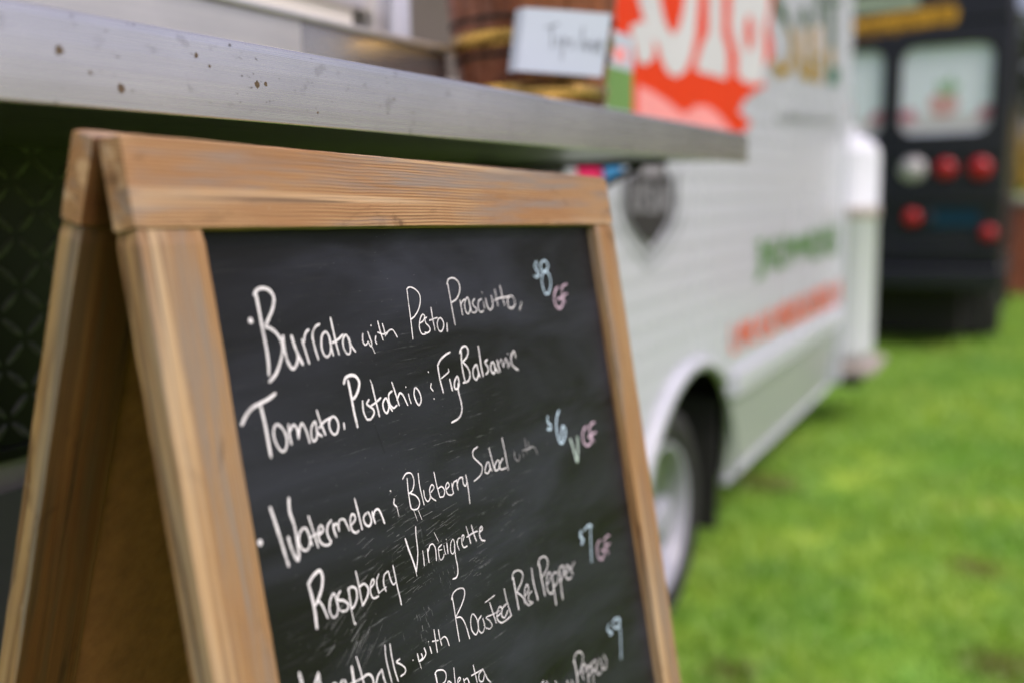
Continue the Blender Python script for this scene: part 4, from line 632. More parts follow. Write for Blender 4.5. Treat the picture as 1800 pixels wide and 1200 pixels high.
for (y, z_, r_) in ((.381, 1.2820, .0028), (.421, 1.2655, .0026), (.545, 1.2783, .0016), (.5365, 1.2775, .0024), (.482, 1.2905, .0017), (.493, 1.2850, .0010), (.600, 1.2630, .0009), (.70, 1.2800, .0010), (.728, 1.2710, .0009), (.40, 1.272, .0012)):
    n = 12; lipx = -.4750 if z_ < 1.276 else -.4752; v = [(lipx, y + r_ * math.cos(t * math.tau / n) * rs.uniform(.6, 1.2), z_ + r_ * math.sin(t * math.tau / n) * rs.uniform(.7, 1.3)) for t in range(n)]
    raw('rust_spot', v, [tuple(range(n))], M['rust'], shelf)
# printed graphics on the siding
for nm, col, lay, pts in DECALS:
    pts = [(y, z) for y, z in pts]
    o = flat(nm, [(-.8945 + .0006 * lay, y, min(z, TOP - .02)) for y, z in pts], M['f_whiteprint' if col == 'white' else 'f_' + col], truck)
# wheel with tyre, rim, hub
WY, WZ = 2.655, .262
def wheel(parent, cx, cy, cz, ro, ri, wdt, rimmat, flip=1):
    tp = [(ri, .02), (ri, 0), (ri + .02, -.012), (ro - .045, -.016), (ro - .012, 0), (ro, .025), (ro, wdt - .025), (ro - .012, wdt), (ri, wdt)]
    mb = MB(); mb.lathe([(r_, -h * flip) for r_, h in tp], (cx, cy, cz), 'x', 48); t = mb.make('wheel_tyre', M['rubber'], parent, True)
    rp = [(ri + .004, .008), (ri - .006, -.004), (ri - .018, .0), (ri - .024, .03), (ri * .72, .05), (ri * .62, .035), (ri * .34, .028), (ri * .3, .0), (.02, -.01)]
    mb = MB(); mb.lathe([(r_, -h * flip) for r_, h in rp], (cx, cy, cz), 'x', 48); rm = mb.make('wheel_rim', rimmat, parent, True)
    for k in range(8):
        a = k * math.tau / 8; mb = MB(); mb.lathe([(.011, 0), (.011, .012 * flip), (.006, .016 * flip)], (cx - .030 * flip, cy + ri * .46 * math.cos(a), cz + ri * .46 * math.sin(a)), 'x', 6); mb.make('lug_nut', M['alu'], rm)
    for k in range(6):
        a = k * math.tau / 6 + .3; mb = MB(); mb.lathe([(.022, 0), (.022, .001 * flip)], (cx - .042 * flip, cy + ri * .72 * math.cos(a), cz + ri * .72 * math.sin(a)), 'x', 12); mb.make('rim_hole', M['under'], rm)
wheel(truck, -.915, WY, WZ, .335, .230, .22, M['rim'])
wheel(truck, -2.98, WY, WZ, .335, .232, .22, M['rim'], -1)
mb = MB(); mb.tube([(-1.1, WY, WZ), (-2.8, WY, WZ)], .05, 12); mb.make('axle', M['under'], truck)
box('mud_flap', (-1.16, -.945, 3.30, 3.312, .03, .50), M['rubber'], truck, .003)
mb = MB(); mb.box(-1.6, -1.5, YN, YF, .36, .48); mb.box(-2.5, -2.4, YN, YF, .36, .48); mb.make('chassis_rail', M['under'], truck)
box('rear_step', (-1.5, -.735, YF + .031, 6.0, .225, .262), M['foot'], truck, .006)
mb = MB(); mb.box(-.90, -.80, YF + .04, YF + .2, .165, .2249, .004); mb.make('step_foot', M['under'], truck)

# propane cylinder on the rear step
tank = root('gas_cylinder', (-.935, 5.66, .262), 'tall white gas cylinder with domed top strapped to the end of the white food truck', 'gas cylinder')
R_ = .172
pr = [(R_ * .75, .03), (R_ * .95, .05), (R_, .09), (R_, .80), (R_ + .004, .805), (R_ + .004, .828), (R_, .833), (R_, 1.12)] + [(R_ * math.cos(a), 1.12 + .11 * math.sin(a)) for a in (.35, .7, 1.0, 1.25, 1.45)]
mb = MB(); mb.lathe(pr, (-.935, 5.66, .262), 'z', 40); mb.make('shell', M['tank'], tank, True)
mb = MB(); mb.lathe([(R_ * .8, 0), (R_ * .8, .045)], (-.935, 5.66, .262), 'z', 32); mb.make('foot_ring', M['foot'], tank, True)
mb = MB(); mb.lathe([(.055, 1.215), (.055, 1.27), (.05, 1.27), (.05, 1.215)], (-.935, 5.66, .262), 'z', 24); mb.make('valve_collar', M['tank'], tank, True)
mb = MB(); mb.lathe([(R_ + .006, .79), (R_ + .009, .80), (R_ + .009, .84), (R_ + .006, .85)], (-.935, 5.66, .262), 'z', 40); mb.make('strap', M['foot'], tank, True)

# ================================================================ bucket, card and carton on the shelf
BX, BY, BZ = -.690, 1.390, 1.2902
bucket = root('wooden_bucket', (BX, BY, BZ), 'brown stave bucket with brass hoops standing on the steel shelf', 'bucket')
HB = .215; r0, r1 = .100, .128
def rb(h): return r0 + (r1 - r0) * h / HB
NS = 18
for k in range(NS):
    a0 = (k + .03) * math.tau / NS; a1 = (k + .97) * math.tau / NS; am = (a0 + a1) / 2; v = []
    for h in (0, HB):
        for a, dr in ((a0, 0), (am, .0018), (a1, 0)): v.append((BX + (rb(h) + dr) * math.cos(a), BY + (rb(h) + dr) * math.sin(a), BZ + h))
        for a in (a1, a0): v.append((BX + (rb(h) - .012) * math.cos(a), BY + (rb(h) - .012) * math.sin(a), BZ + h))
    f = [(q, (q + 1) % 5, 5 + (q + 1) % 5, 5 + q) for q in range(5)] + [(4, 3, 2, 1, 0), (5, 6, 7, 8, 9)]
    raw('stave', v, f, M['stave'], bucket)
for h0, h1 in ((.043, .066), (.118, .140)):
    mb = MB(); mb.lathe([(rb(h0) - .001, h0), (rb(h0) + .0055, h0), (rb(h1) + .0055, h1), (rb(h1) - .001, h1)], (BX, BY, BZ), 'z', 48); mb.make('hoop', M['brass'], bucket, True)
for h0 in (.030, .104, .155):
    mb = MB(); mb.lathe([(rb(h0) - .001, h0), (rb(h0) + .0045, h0 + .001), (rb(h0) + .0045, h0 + .005), (rb(h0) - .001, h0 + .006)], (BX, BY, BZ), 'z', 48); mb.make('dark_band', M['under'], bucket, True)
mb = MB(); mb.lathe([(.095, .01), (.095, .016)], (BX, BY, BZ), 'z', 32); mb.make('bucket_bottom', M['stave'], bucket)
# card with a fold, leaning on the bucket
c = [Vector(q) for q in ((-0.6423, 1.2643, 1.4568), (-0.545, 1.3584, 1.4522), (-0.5524, 1.3382, 1.3592), (-0.6475, 1.2457, 1.3662))]
cc = sum(c, Vector()) / 4; c = [cc + (q - cc) * .94 for q in c]
cr = root('handwritten_card', (-.606, 1.30, 1.3603), 'small white card with handwriting fixed to the front of the wooden bucket', 'card')
nrm = (c[1] - c[0]).cross(c[3] - c[0]).normalized()
if nrm.x < 0: nrm = -nrm
def cardp(u, v): return c[0] * (1 - u) * (1 - v) + c[1] * u * (1 - v) + c[2] * u * v + c[3] * (1 - u) * v
v = []; f = []
for q, (u, off) in enumerate(((-.07, -.012), (-.02, -.003), (.0, 0), (.33, .0015), (.66, .001), (1, 0))):
    for vv in (0, 1): v += [cardp(u, vv) + nrm * off, cardp(u, vv) + nrm * (off - .0008)]
for q in range(5):
    a = q * 4; f += [(a, a + 2, a + 6, a + 4), (a + 1, a + 5, a + 7, a + 3), (a, a + 4, a + 5, a + 1), (a + 2, a + 3, a + 7, a + 6)]
f += [(0, 1, 3, 2), (20, 22, 23, 21)]
raw('paper_sheet', v, f, M['card'], cr)
ink = [[(.26, .30), (.40, .22)], [(.33, .27), (.36, .62)], [(.42, .42), (.43, .58)], [(.48, .42), (.49, .78)], [(.48, .44), (.53, .46), (.50, .56)],
       [(.60, .44), (.57, .50), (.61, .55), (.58, .60)], [(.69, .24), (.70, .60)], [(.76, .45), (.73, .54), (.77, .60), (.80, .50), (.76, .45)], [(.82, .42), (.85, .62), (.89, .44)], [(.90, .54), (.94, .48), (.91, .42), (.90, .58), (.96, .64)]]
mb = MB()
for st in ink:
    for a, b in zip(st[:-1], st[1:]):
        pa, pb = cardp(*a) + nrm * .0022, cardp(*b) + nrm * .0022; t = (pb - pa).normalized().cross(nrm) * .0007
        mb.add([pa - t, pb - t, pb + t, pa + t], [(0, 1, 2, 3)])
mb.make('handwriting', M['ink'], cr)
ct = root('printed_carton', (-.715, 1.768, 1.2902), 'slim white and green printed carton standing on the shelf behind the bucket', 'carton')
box('carton_body', (-.73, -.70, 1.70, 1.838, 1.2902, 1.492), M['card'], ct, .001)
raw('printed_band', [(-.6995, 1.701, 1.352), (-.6995, 1.837, 1.352), (-.6995, 1.837, 1.428), (-.6995, 1.701, 1.428)], [(0, 1, 2, 3)], M['f_greenbox'], ct, label='green printed band')
raw('printed_band', [(-.6995, 1.701, 1.318), (-.6995, 1.837, 1.318), (-.6995, 1.837, 1.345), (-.6995, 1.701, 1.345)], [(0, 1, 2, 3)], M['f_beige'], ct, label='beige printed band')
raw('printed_letter', [(-.6995, 1.74, 1.440), (-.6995, 1.80, 1.440), (-.6995, 1.80, 1.47), (-.6995, 1.74, 1.462)], [(0, 1, 2, 3)], M['f_pink'], ct)

# ================================================================ sandwich board
O = Vector((-.40869, .35908, 1.23452)); A = Vector((.017576, .999421, -.029118)); U = Vector((-.170533, .031693, .984842)); NN = Vector((.985195, -.012344, .170992))
def frame_matrix(o, a, u):
    a = a.normalized(); u = (u - a * u.dot(a)).normalized(); y = u.cross(a); q = Matrix.Identity(4)
    for i in range(3): q[i][0] = a[i]; q[i][1] = y[i]; q[i][2] = u[i]; q[i][3] = o[i]
    return q
W_, T_, SW, RH, LEN = .61, .0175, .0452, .0484, 1.316
board = root('sandwich_board', (-.50, .65, GZ), 'wooden A-frame chalkboard with a handwritten menu standing against the serving shelf', 'sandwich board')
def beam(name, MF, x0, x1, y0, y1, z0, z1, seed, inner=1):
    """weathered timber, length along its own local x"""
    horiz = (x1 - x0) > (z1 - z0)
    L = (x1 - x0) if horiz else (z1 - z0); H = (z1 - z0) if horiz else (x1 - x0); T = y1 - y0
    ctr = Matrix.Translation(((x0 + x1) / 2, (y0 + y1) / 2, (z0 + z1) / 2))
    world = MF @ ctr @ (Matrix.Identity(4) if horiz else Matrix.Rotation(-math.pi / 2, 4, 'Y'))
    rr = random.Random(seed); b = .0011; nseg = max(12, int(L / .008)); rings = []
    sec = []
    hy, hz = T / 2, H / 2
    for cy, cz, a0 in ((hy, hz, 0), (-hy, hz, 90), (-hy, -hz, 180), (hy, -hz, 270)):
        for a in (0, 45, 90):
            sec.append((cy - math.copysign(b, cy) + b * math.cos(rad(a0 + a)), cz - math.copysign(b, cz) + b * math.sin(rad(a0 + a))))
    for k in range(nseg + 1):
        x = -L / 2 + L * k / nseg; e = 0 if 0 < k < nseg else .0009; ring = []
        for q, (py, pz) in enumerate(sec):
            nz = mnoise.noise(Vector((x * 35, py * 60 + seed * 7, pz * 60))) * .0003 + mnoise.noise(Vector((x * 160, py * 90, pz * 90 + seed))) * .00016
            ring.append((x, py * (1 - e / hy) + math.copysign(nz, py) * 1., pz * (1 - e / hz) + nz * (1 if pz > 0 else -1)))
        rings.append(ring)
    mb = MB(); mb.ring_loft(rings)
    o = raw(name, mb.v, mb.f, M['wood'], board, world=world)
    o.data.materials.append(M['shaded_wood'])          # inner faces: darker wood copy with the gap's shade painted into the colour
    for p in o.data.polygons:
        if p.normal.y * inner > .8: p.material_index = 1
    return o
MF = frame_matrix(O, A, U)
UB = Vector((.293, .03, .956)); OB = Vector((-.4275, .3593, 1.2334)); MBk = frame_matrix(OB, A, UB)
def easel(MFx, seed, back):
    L = LEN + (.03 if back else 0)
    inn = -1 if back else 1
    beam('top_rail', MFx, 0, W_, 0, T_, -RH, 0, seed + 1, inn)
    beam('stile', MFx, 0.0004, SW, 0.0003, T_ - .0003, -L, -RH - .0003, seed + 2, inn)
    beam('stile', MFx, W_ - SW, W_ - .0004, 0.0003, T_ - .0003, -L, -RH - .0003, seed + 3, inn)
    beam('bottom_rail', MFx, SW + .0003, W_ - SW - .0003, .0006, T_ - .0006, -L + .12, -L + .12 + RH, seed + 4, inn)
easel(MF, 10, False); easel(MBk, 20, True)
def panel(name, MFx, y0, y1, mat):
    x0, x1, z0, z1 = SW - .006, W_ - SW + .006, -LEN + .165, -RH + .006
    v = [(x, y, z) for x in (x0, x1) for y in (y0, y1) for z in (z0, z1)]
    f = [(0, 1, 3, 2), (4, 6, 7, 5), (0, 4, 5, 1), (2, 3, 7, 6), (0, 2, 6, 4), (1, 5, 7, 3)]
    return raw(name, v, f, mat, board, world=MFx)
slate = panel('chalkboard', MF, .010, .0125, M['slate']); panel('backing_board', MF, .0126, .0155, M['hardboard'])
panel('backing_board', MBk, .0065, .0095, M['hardboard']); panel('chalkboard', MBk, .0096, .0115, M['slate'])
for xh in (.09, .52):
    v = MF @ Vector((xh, T_, -.004)); mb = MB(); mb.tube([tuple(MF @ Vector((xh - .025, T_ + .003, -.004))), tuple(MF @ Vector((xh + .025, T_ + .003, -.004)))], .003, 8); mb.make('hinge', M['alu'], board)
# spacer block that closes the gap at the top of the two frames
# chalk strokes: (width mm, points in 0.1 mm along and up the board)
def cr_spline(p, n=5):
    if len(p) < 3: return [Vector((*q, 0)) if False else Vector(q) for q in p] if len(p) > 1 else p
    P_ = [Vector(q) for q in p]; closed = (P_[0] - P_[-1]).length < 1e-6
    ext = [P_[-2] if closed else P_[0] * 2 - P_[1]] + P_ + [P_[1] if closed else P_[-1] * 2 - P_[-2]]; out = []
    for i in range(1, len(ext) - 2):
        a, b_, c_, d_ = ext[i - 1:i + 3]
        for k in range(n):
            t = k / n; out.append(.5 * ((2 * b_) + (c_ - a) * t + (2 * a - 5 * b_ + 4 * c_ - d_) * t * t + (3 * b_ - a - 3 * c_ + d_) * t ** 3))
    out.append(ext[-2]); return out
SY = [.006]
ZL = [0]
def stroke(mb, wmm, pts, rs, taper=True):
    p = cr_spline([(a * 1e-4, u * 1e-4) for a, u in pts]); hw = wmm * .0005
    if len(p) == 2: p = [p[0].lerp(p[1], k / 4) for k in range(5)]
    n = len(p); L, Rr = [], []; y = .010 - .00025 - .000012 * (ZL[0] % 14); ZL[0] += 1
    for k in range(n):
        t = (p[min(k + 1, n - 1)] - p[max(k - 1, 0)]); t = t.normalized() if t.length > 1e-9 else Vector((0, -1)); nn = Vector((-t.y, t.x))
        ww = hw * (1 + .16 * mnoise.noise(Vector((p[k].x * 300, p[k].y * 300, wmm)))) * (.82 if taper and k in (0, n - 1) else 1)
        L.append(p[k] + nn * ww); Rr.append(p[k] - nn * ww)
    t0 = (p[0] - p[1]).normalized() * hw * .8; t1 = (p[-1] - p[-2]).normalized() * hw * .8
    def cap(a, b_, e): m_ = (a + b_) / 2; return [a.lerp(m_, .3) + e * .8, m_ + e, b_.lerp(m_, .3) + e * .8]
    c0 = cap(Rr[0], L[0], t0); c1 = cap(L[-1], Rr[-1], t1)
    k0 = len(mb.v); V = [(q.x, y, q.y) for q in L] + [(q.x, y, q.y) for q in Rr] + [(q.x, y, q.y) for q in c0 + c1]
    F_ = [(i, i + 1, n + i + 1, n + i) for i in range(n - 1)] + [(0, n, 2 * n, 2 * n + 1, 2 * n + 2), (2 * n - 1, n - 1, 2 * n + 3, 2 * n + 4, 2 * n + 5)]
    mb.add(V, F_)
rs = random.Random(4)
for nm, col, st in WORDS:
    mb = MB()
    for wmm, pts in st: stroke(mb, wmm, pts, rs)
    o = raw('chalk_word', mb.v, mb.f, M[col], slate, world=MF)
    if col != 'white': o['label'] = {'blue': 'price in pale blue chalk', 'pink': 'letters GF in pink chalk', 'green': 'letter V in pale green chalk', 'faint': 'rubbed, half erased word'}[col]
# rubbed streaks and drips of chalk
mb = MB()
for ca, cu, sp, ln, an0, num in CLUSTERS:
    for k in range(int(num * 1.25)):
        a = rs.gauss(ca, sp); u = rs.gauss(cu, sp * .8); l = ln * (rs.uniform(.25, 2.4) if an0 > -60 else rs.uniform(.1, .8)); an = rad(rs.gauss(an0, 3.5))
        if a < 470: continue
        stroke(mb, rs.uniform(.05, .17) * (2.2 if rs.random() < .12 else 1), [(a, u), (a + l * .5 * math.cos(an) , u + l * .5 * math.sin(an) + rs.uniform(-1, 1)), (a + l * math.cos(an), u + l * math.sin(an))], rs)
raw('chalk_streaks', mb.v, mb.f, M['smear'], slate, world=MF)['kind'] = 'stuff'
mb = MB()
for k in range(420):
    a = rs.uniform(500, 4800); u = rs.uniform(-3600, -600); s_ = rs.uniform(.8, 2.6) * (1.6 if rs.random() < .1 else 1)
    stroke(mb, s_ * .1, [(a, u), (a + s_ * rs.uniform(.4, 2.), u + s_ * rs.uniform(-1, 1.5))], rs)
raw('chalk_specks', mb.v, mb.f, M['faint'], slate, world=MF)['kind'] = 'stuff'
mb = MB(); stroke(mb, .22, [(1742, -1727), (1790, -1860), (1829, -1998)], rs); stroke(mb, .25, [(2059, -2487), (2105, -2580), (2149, -2673)], rs)
raw('scratch', mb.v, mb.f, M['scratch'], slate, world=MF)

# ================================================================ black van behind, seen from the rear (plane y = 8.4)
YV = 8.4
van = root('black_step_van', (-1.06, 10.6, GZ), 'black step van seen from behind with round red lights and two rear windows', 'van')
XR, XL = -.235, -1.895; XC = (XR + XL) / 2
def rrect(x0, x1, z0, z1, r, n=6):
    out = []
    for cx, cz, a0 in ((x1 - r, z1 - r, 0), (x0 + r, z1 - r, 90), (x0 + r, z0 + r, 180), (x1 - r, z0 + r, 270)):
        for k in range(n + 1): a = rad(a0 + 90 * k / n); out.append((cx + r * math.cos(a), cz + r * math.sin(a)))
    return out
# body shell with rounded shoulders, open at the rear windows
secs = []
for y, s in ((YV + .06, .985), (YV + .12, 1), (YV + 4.2, 1), (YV + 4.5, .95)):
    secs.append([(XC + (x - XC) * s, y, z) for x, z in rrect(XL, XR, .50, 2.78, .16)])
mb = MB(); mb.ring_loft(secs); mb.make('van_body', M['van'], van, True)
def wallplate(x0, x1, z0, z1, holes, y0, y1, name, mat):
    """rear skin as a grid of rectangles around rounded window holes"""
    bm = bmesh.new(); outer = [(x0, z0), (x1, z0), (x1, z1), (x0, z1)]
    edges = []
    for loop in [outer] + holes:
        vs = [bm.verts.new((x, y0, z)) for x, z in loop]
        for i in range(len(vs)): edges.append(bm.edges.new((vs[i], vs[(i + 1) % len(vs)])))
    bmesh.ops.triangle_fill(bm, use_beauty=True, use_dissolve=False, edges=edges)
    r_ = bmesh.ops.extrude_face_region(bm, geom=bm.faces[:])
    for q in r_['geom']:
        if isinstance(q, bmesh.types.BMVert): q.co.y = y1
    bm.verts.index_update(); v = [q.co[:] for q in bm.verts]; f = [[q.index for q in t.verts] for t in bm.faces]; bm.free()
    return raw(name, v, f, mat, van)
WR = (-1.010, -.350, 1.60, 2.27)
WL = (2 * XC - WR[1], 2 * XC - WR[0], WR[2], WR[3])
mid = XC
wallplate(mid + .006, XR - .02, 1.47, 2.42, [rrect(*WR, .11)], YV, YV + .055, 'rear_door', M['van'])
wallplate(XL + .02, mid - .006, 1.47, 2.42, [rrect(*WL, .11)], YV, YV + .055, 'rear_door', M['van'])
box('roof_header', (XL + .02, XR - .02, YV + .002, YV + .055, 2.425, 2.70), M['van'], van, .02)
for (x0, x1, z0, z1) in (WR, WL):
    p = raw('rear_window', [(x, YV + .030, z) for x, z in rrect(x0 + .002, x1 - .002, z0 + .002, z1 - .002, .108)], [tuple(range(27, -1, -1))], M['glass'], van)
    def pr(nm, pts, mat, k): 
        q = flat(nm, [(x, YV + .029 - .0006 * k, z) for x, z in pts], M[mat], p)
    pr('printed_band', [(x0 + .02, z0 + .04), (x1 - .02, z0 + .04), (x1 - .02, z0 + .14), (x0 + .02, z0 + .14)], 'f_ivory', 0)
    pr('printed_flower', [(x0 + .01, z0 + .12), (x0 + .13, z0 + .11), (x0 + .11, z0 + .21), (x0 + .01, z0 + .19)], 'f_rose', 1)
    pr('printed_flower', [(x1 - .12, z0 + .11), (x1 - .01, z0 + .12), (x1 - .01, z0 + .21), (x1 - .08, z0 + .20)], 'f_rose', 1)
    cx = (x0 + x1) / 2 - .015
    pr('printed_pot', [(cx + .11 * math.cos(t), z0 + .23 + .09 * math.sin(t)) for t in np.linspace(0, 6.1, 14)], 'f_potprint', 1)
    pr('printed_leaves', [(cx - .03, z0 + .30), (cx + .06, z0 + .29), (cx + .12, z0 + .37), (cx + .07, z0 + .38), (cx + .06, z0 + .46), (cx + .02, z0 + .39), (cx - .06, z0 + .40)], 'f_leafprint', 2)
    g = MB(); prs = rrect(x0 - .012, x1 + .012, z0 - .012, z1 + .012, .12); pri = rrect(x0 + .008, x1 - .008, z0 + .008, z1 - .008, .10); n = len(prs)
    g.add([(x, YV - .008, z) for x, z in prs] + [(x, YV - .008, z) for x, z in pri] + [(x, YV + .03, z) for x, z in prs] + [(x, YV + .03, z) for x, z in pri],
          [(i, (i + 1) % n, n + (i + 1) % n, n + i) for i in range(n)] + [(i, (i + 1) % n, 2 * n + (i + 1) % n, 2 * n + i) for i in range(n)] + [(n + i, n + (i + 1) % n, 3 * n + (i + 1) % n, 3 * n + i) for i in range(n)])
    g.make('window_gasket', M['rubber'], van)
# lower rear: lamp shelf, recessed strips, plate, bumper
box('rear_panel', (XL + .02, XR - .02, YV + .03, YV + .058, .50, 1.468), M['van'], van, .004)
for z0, z1, d in ((1.44, 1.466, .0), (1.455 - .27, 1.455 - .22, -.012), (1.09, 1.16, -.02), (.72, .79, -.02), (.655, .70, -.03)):
    box('rear_rib', (XL + .03, XR - .03, YV + d, YV + .03, z0, z1), M['van'], van, .006)
for x, z, r_, mt, lb in ((-.891, 1.345, .085, 'lens_clear', 'clear reversing light'), (-.655, 1.345, .078, 'lens_red', 'red tail light'), (-.415, 1.342, .085, 'lens_red', 'red tail light'), (-.880, .975, .068, 'lens_red', 'red tail light'), (-.335, .855, .062, 'lens_red', 'red reflector'),
                         (-1.239, 1.345, .085, 'lens_clear', 'clear reversing light'), (-1.475, 1.345, .078, 'lens_red', 'red tail light'), (-1.715, 1.342, .085, 'lens_red', 'red tail light'), (-1.25, .975, .068, 'lens_red', 'red tail light')):
    mb = MB(); mb.lathe([(r_, .034), (r_, .0), (r_ * .9, -.018), (r_ * .6, -.034), (r_ * .25, -.042), (.004, -.044)], (x, YV, z), 'y', 28)
    q = mb.make('round_light', M[mt], van, True, label=lb)
    mb = MB(); mb.lathe([(r_ + .010, .03), (r_ + .010, -.004), (r_, -.006), (r_, .03)], (x, YV, z), 'y', 28); mb.make('light_bezel', M['alu'] if mt == 'lens_clear' else M['under'], q, True)
box('number_plate', (-.76, -.40, YV + .012, YV + .02, .90, 1.045), M['f_teal'], van, .003)
mb = MB(); mb.lathe([(.045, .02), (.045, -.005), (.03, -.012)], (-.765, YV, .972), 'y', 20); mb.make('plate_lamp', M['van'], van, True)
box('bumper', (XL - .02, XR + .02, YV - .16, YV + .03, .44, .60), M['van'], van, .025)
# shop sign band in yellow strokes over the windows
SG = MB(); rs3 = random.Random(9); x = -1.75
while x < -.66:
    k = (x + 1.2) / .55; zb = 2.375 + .05 * k; hh = .105 + .015 * k; wd = rs3.uniform(.04, .06)
    t = rs3.randint(0, 3); y = YV - .001
    SG.box(x, x + .018, y, y + .003, zb, zb + hh)
    if t != 1: SG.box(x + .018, x + wd, y, y + .003, zb + hh - .02, zb + hh)
    if t != 2: SG.box(x + .018, x + wd, y, y + .003, zb, zb + .02)
    if t in (2, 3): SG.box(x + wd - .016, x + wd, y, y + .003, zb + .0201, zb + hh - .0201)
    x += wd + .012
o = SG.make('sign_lettering', M['f_sign'], van); 
SG = MB()
pts = rrect(-1.78, -.62, 2.355, 2.515, .07); pts = [(x, z + .05 * (x + 1.2) / .58) for x, z in pts]
raw('sign_band', [(x, YV + .0005, z) for x, z in pts], [tuple(range(len(pts) - 1, -1, -1))], M['f_band'], van)
box('roof_sign', (-1.5, -.90, YV + .0, YV + .002, 2.56, 2.66), M['f_palegreen'], van)
for (wx, fl) in ((XR - .02, -1), (XL + .02, 1)):
    for dy in (1.0, 3.6):
        cyw = YV + dy; mb = MB()
        tp = [(.19, 0), (.34, 0), (.37, .03), (.37, .24), (.34, .27), (.19, .27)]
        mb.lathe([(r_, h * fl) for r_, h in tp], (wx, cyw, .30), 'x', 36); mb.make('wheel_tyre', M['rubber'], van, True)
        mb = MB(); mb.lathe([(.19, .02 * fl), (.12, .05 * fl), (.03, .03 * fl)], (wx, cyw, .30), 'x', 24); mb.make('wheel_rim', M['rim'], van, True)
mb = MB(); mb.tube([(XL + .2, YV + 1.0, .30), (XR - .2, YV + 1.0, .36)], .06, 12); mb.lathe([(.02, -.14), (.12, -.06), (.14, 0), (.12, .08), (.02, .16)], (XC, YV + 1.0, .30), 'y', 20); mb.make('axle', M['under'], van, True)
box('under_tank', (-1.55, XR - .27, YV + .25, YV + .8, .03, .48), M['under'], van, .03)
for x_ in (-.75, -1.37): box('chassis_rail', (x_ - .04, x_ + .04, YV + .05, YV + 4.2, .38, .50), M['under'], van)
for x_ in (XR - .30, XL + .05): box('mud_flap', (x_, x_ + .25, YV + .45, YV + .46, .04, .50), M['rubber'], van, .003)

# ================================================================ distance: wall, golden shrub, trees
wall = root('brick_wall', (1.2, 13.1, GZ), 'low red brick garden wall with pale coping right of the black van', 'wall')
box('wall_core', (-.55, 3.2, 13.02, 13.22, GZ - .1, 1.02), M['mortar'], wall)
box('coping', (-.60, 3.25, 12.96, 13.28, 1.0205, 1.10), M['cap'], wall, .01)
bl, bh = .225, .075; row = 0; bmesh_b = MB().box(-.105, .105, -.012, .012, -.0325, .0325, .003)
bme = bpy.data.meshes.new('brick'); bme.from_pydata(bmesh_b.v, [], bmesh_b.f); bme.materials.append(M['brick'])
zz = -.035
while zz < 1.0:
    xx = -.55 + .115 + (.11 if row % 2 else 0)
    while xx < 3.15:
        q = bpy.data.objects.new('brick', bme); link(q, wall, Matrix.Translation((xx, 13.014 + rng.uniform(-.003, .003), zz))); xx += bl
    zz += bh; row += 1
def foliage(name, blobs, n, size, mat, parent, seed):
    R = np.random.RandomState(seed); C_ = []; wts = np.array([b[3] ** 2 for b in blobs]); wts = wts / wts.sum()
    ids = R.choice(len(blobs), n, p=wts); d = R.normal(size=(n, 3)); d /= np.linalg.norm(d, axis=1)[:, None]; rr = R.rand(n) ** (.45)
    B_ = np.array(blobs)[ids]; ctr = B_[:, :3] + d * (rr * B_[:, 3])[:, None] * np.array([1, 1, .85])
    k = np.array([mnoise.noise(Vector(p) * (1.6 / max(.5, blobs[0][3]))) for p in ctr]); ctr = ctr[k > -.22]; n = len(ctr)
    a = R.normal(size=(n, 3)); a /= np.linalg.norm(a, axis=1)[:, None]; b_ = np.cross(a, R.normal(size=(n, 3))); b_ /= np.linalg.norm(b_, axis=1)[:, None]
    s = size * (.6 + .8 * R.rand(n))[:, None]
    P_ = np.stack([ctr - a * s, ctr + b_ * s * .45, ctr + a * s, ctr - b_ * s * .45], 1)
    me = bpy.data.meshes.new(name); cen = ctr.mean(0); me.vertices.add(n * 4); me.vertices.foreach_set('co', (P_ - cen).ravel()); me.loops.add(n * 4); me.loops.foreach_set('vertex_index', np.arange(n * 4, dtype=np.int32))
    me.polygons.add(n); me.polygons.foreach_set('loop_start', np.arange(0, n * 4, 4, dtype=np.int32)); me.update(calc_edges=True)
    at = me.attributes.new('tint', 'FLOAT', 'POINT'); at.data.foreach_set('value', np.repeat(R.rand(n) ** 1.5, 4).astype(np.float32))
    me.materials.append(mat); o = bpy.data.objects.new(name, me); link(o, parent, Matrix.Translation(cen.tolist())); return o
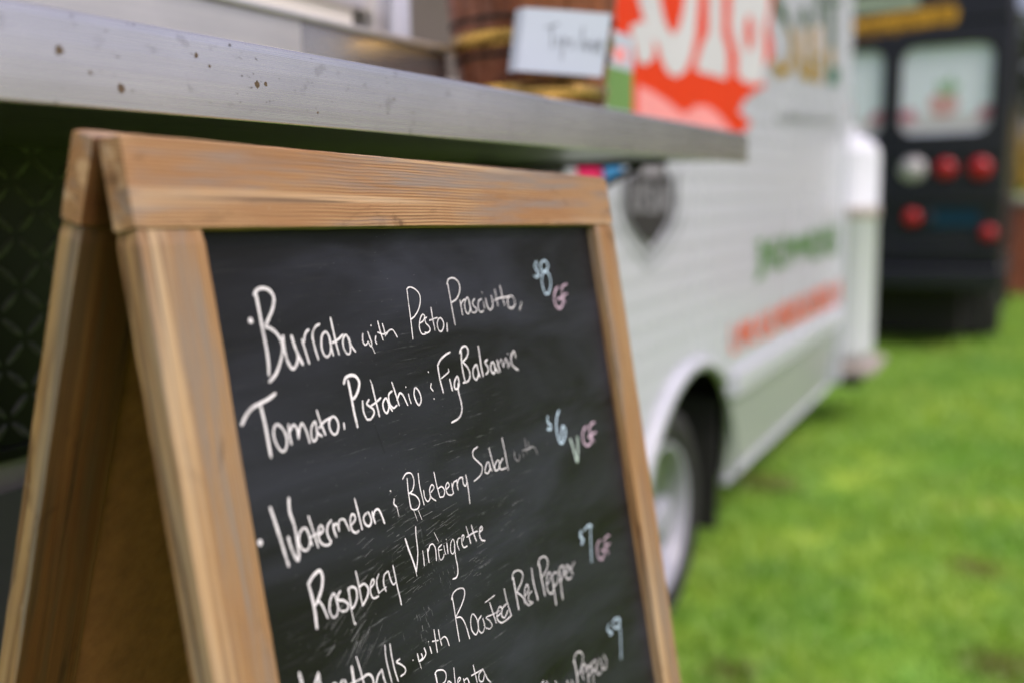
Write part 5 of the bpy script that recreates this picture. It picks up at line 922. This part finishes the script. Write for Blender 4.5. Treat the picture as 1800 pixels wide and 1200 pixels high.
def tree(x, y, h, r, seed, label, mat='leaf_dark', cat='tree', nm='leafy_tree', grp='trees beyond the black van', n=9000, size=.11):
    R = random.Random(seed); t = root(nm, (x, y, GZ), label, cat, grp); mb = MB()
    mb.tube([(x, y, GZ - .05), (x + .03 * h * R.uniform(-1, 1), y, h * .3), (x, y, h * .62)], [.05 * h ** .8, .036 * h ** .8, .02 * h ** .8], 12)
    mb.make('trunk', M['bark'], t, True)
    blobs = []
    for k in range(9):
        a = k * 2.4; q = R.uniform(.35, .75) * r; bx, by, bz = x + q * math.cos(a), y + q * math.sin(a), h * (.45 + .42 * R.random()); br = r * R.uniform(.38, .55); blobs.append((bx, by, bz, br))
        mb = MB(); mb.tube([(x, y, h * R.uniform(.25, .5)), ((x + bx) / 2, (y + by) / 2, bz * .8), (bx, by, bz)], [.02 * h ** .8, .012 * h ** .8, .005 * h ** .8], 7); mb.make('limb', M['bark'], t, True)
    foliage('crown', blobs, n, size, M[mat], t, seed)
tree(.75, 17.0, 3.9, 1.5, 1, 'dark bushy tree top right behind the golden shrub and the black van', n=9000, size=.08)
tree(3.2, 22, 7.5, 2.6, 9, 'tall dark tree just right of the bushy tree beyond the wall')
for k, (x, y, h, r) in enumerate(((6.3, 20, 7.5, 2.5),)):
    tree(x, y, h, r, 5 + k, ['broad dark tree right of the brick wall', 'taller dark tree on the right edge of the lawn', 'dark tree farthest right beside the lawn'][k])
sb = root('golden_shrub', (.4, 14.2, GZ), 'golden yellow shrub above the brick wall right of the black van', 'shrub')
mb = MB()
for k in range(6): mb.tube([(.4, 14.2, GZ - .05), (.4 + .3 * math.cos(k), 14.2 + .3 * math.sin(k), .9), (.4 + .6 * math.cos(k), 14.2 + .5 * math.sin(k), 1.9)], [.03, .02, .008], 7)
mb.make('stem', M['bark'], sb, True)
foliage('crown', [(-.35, 14.1, 1.45, .5), (-.1, 14.1, 1.3, .5), (.35, 14.2, 1.7, .6), (.9, 14.3, 1.5, .6), (.2, 14.2, 1.0, .5), (.7, 14.1, 1.0, .5)], 6500, .05, M['leaf_gold'], sb, 21)
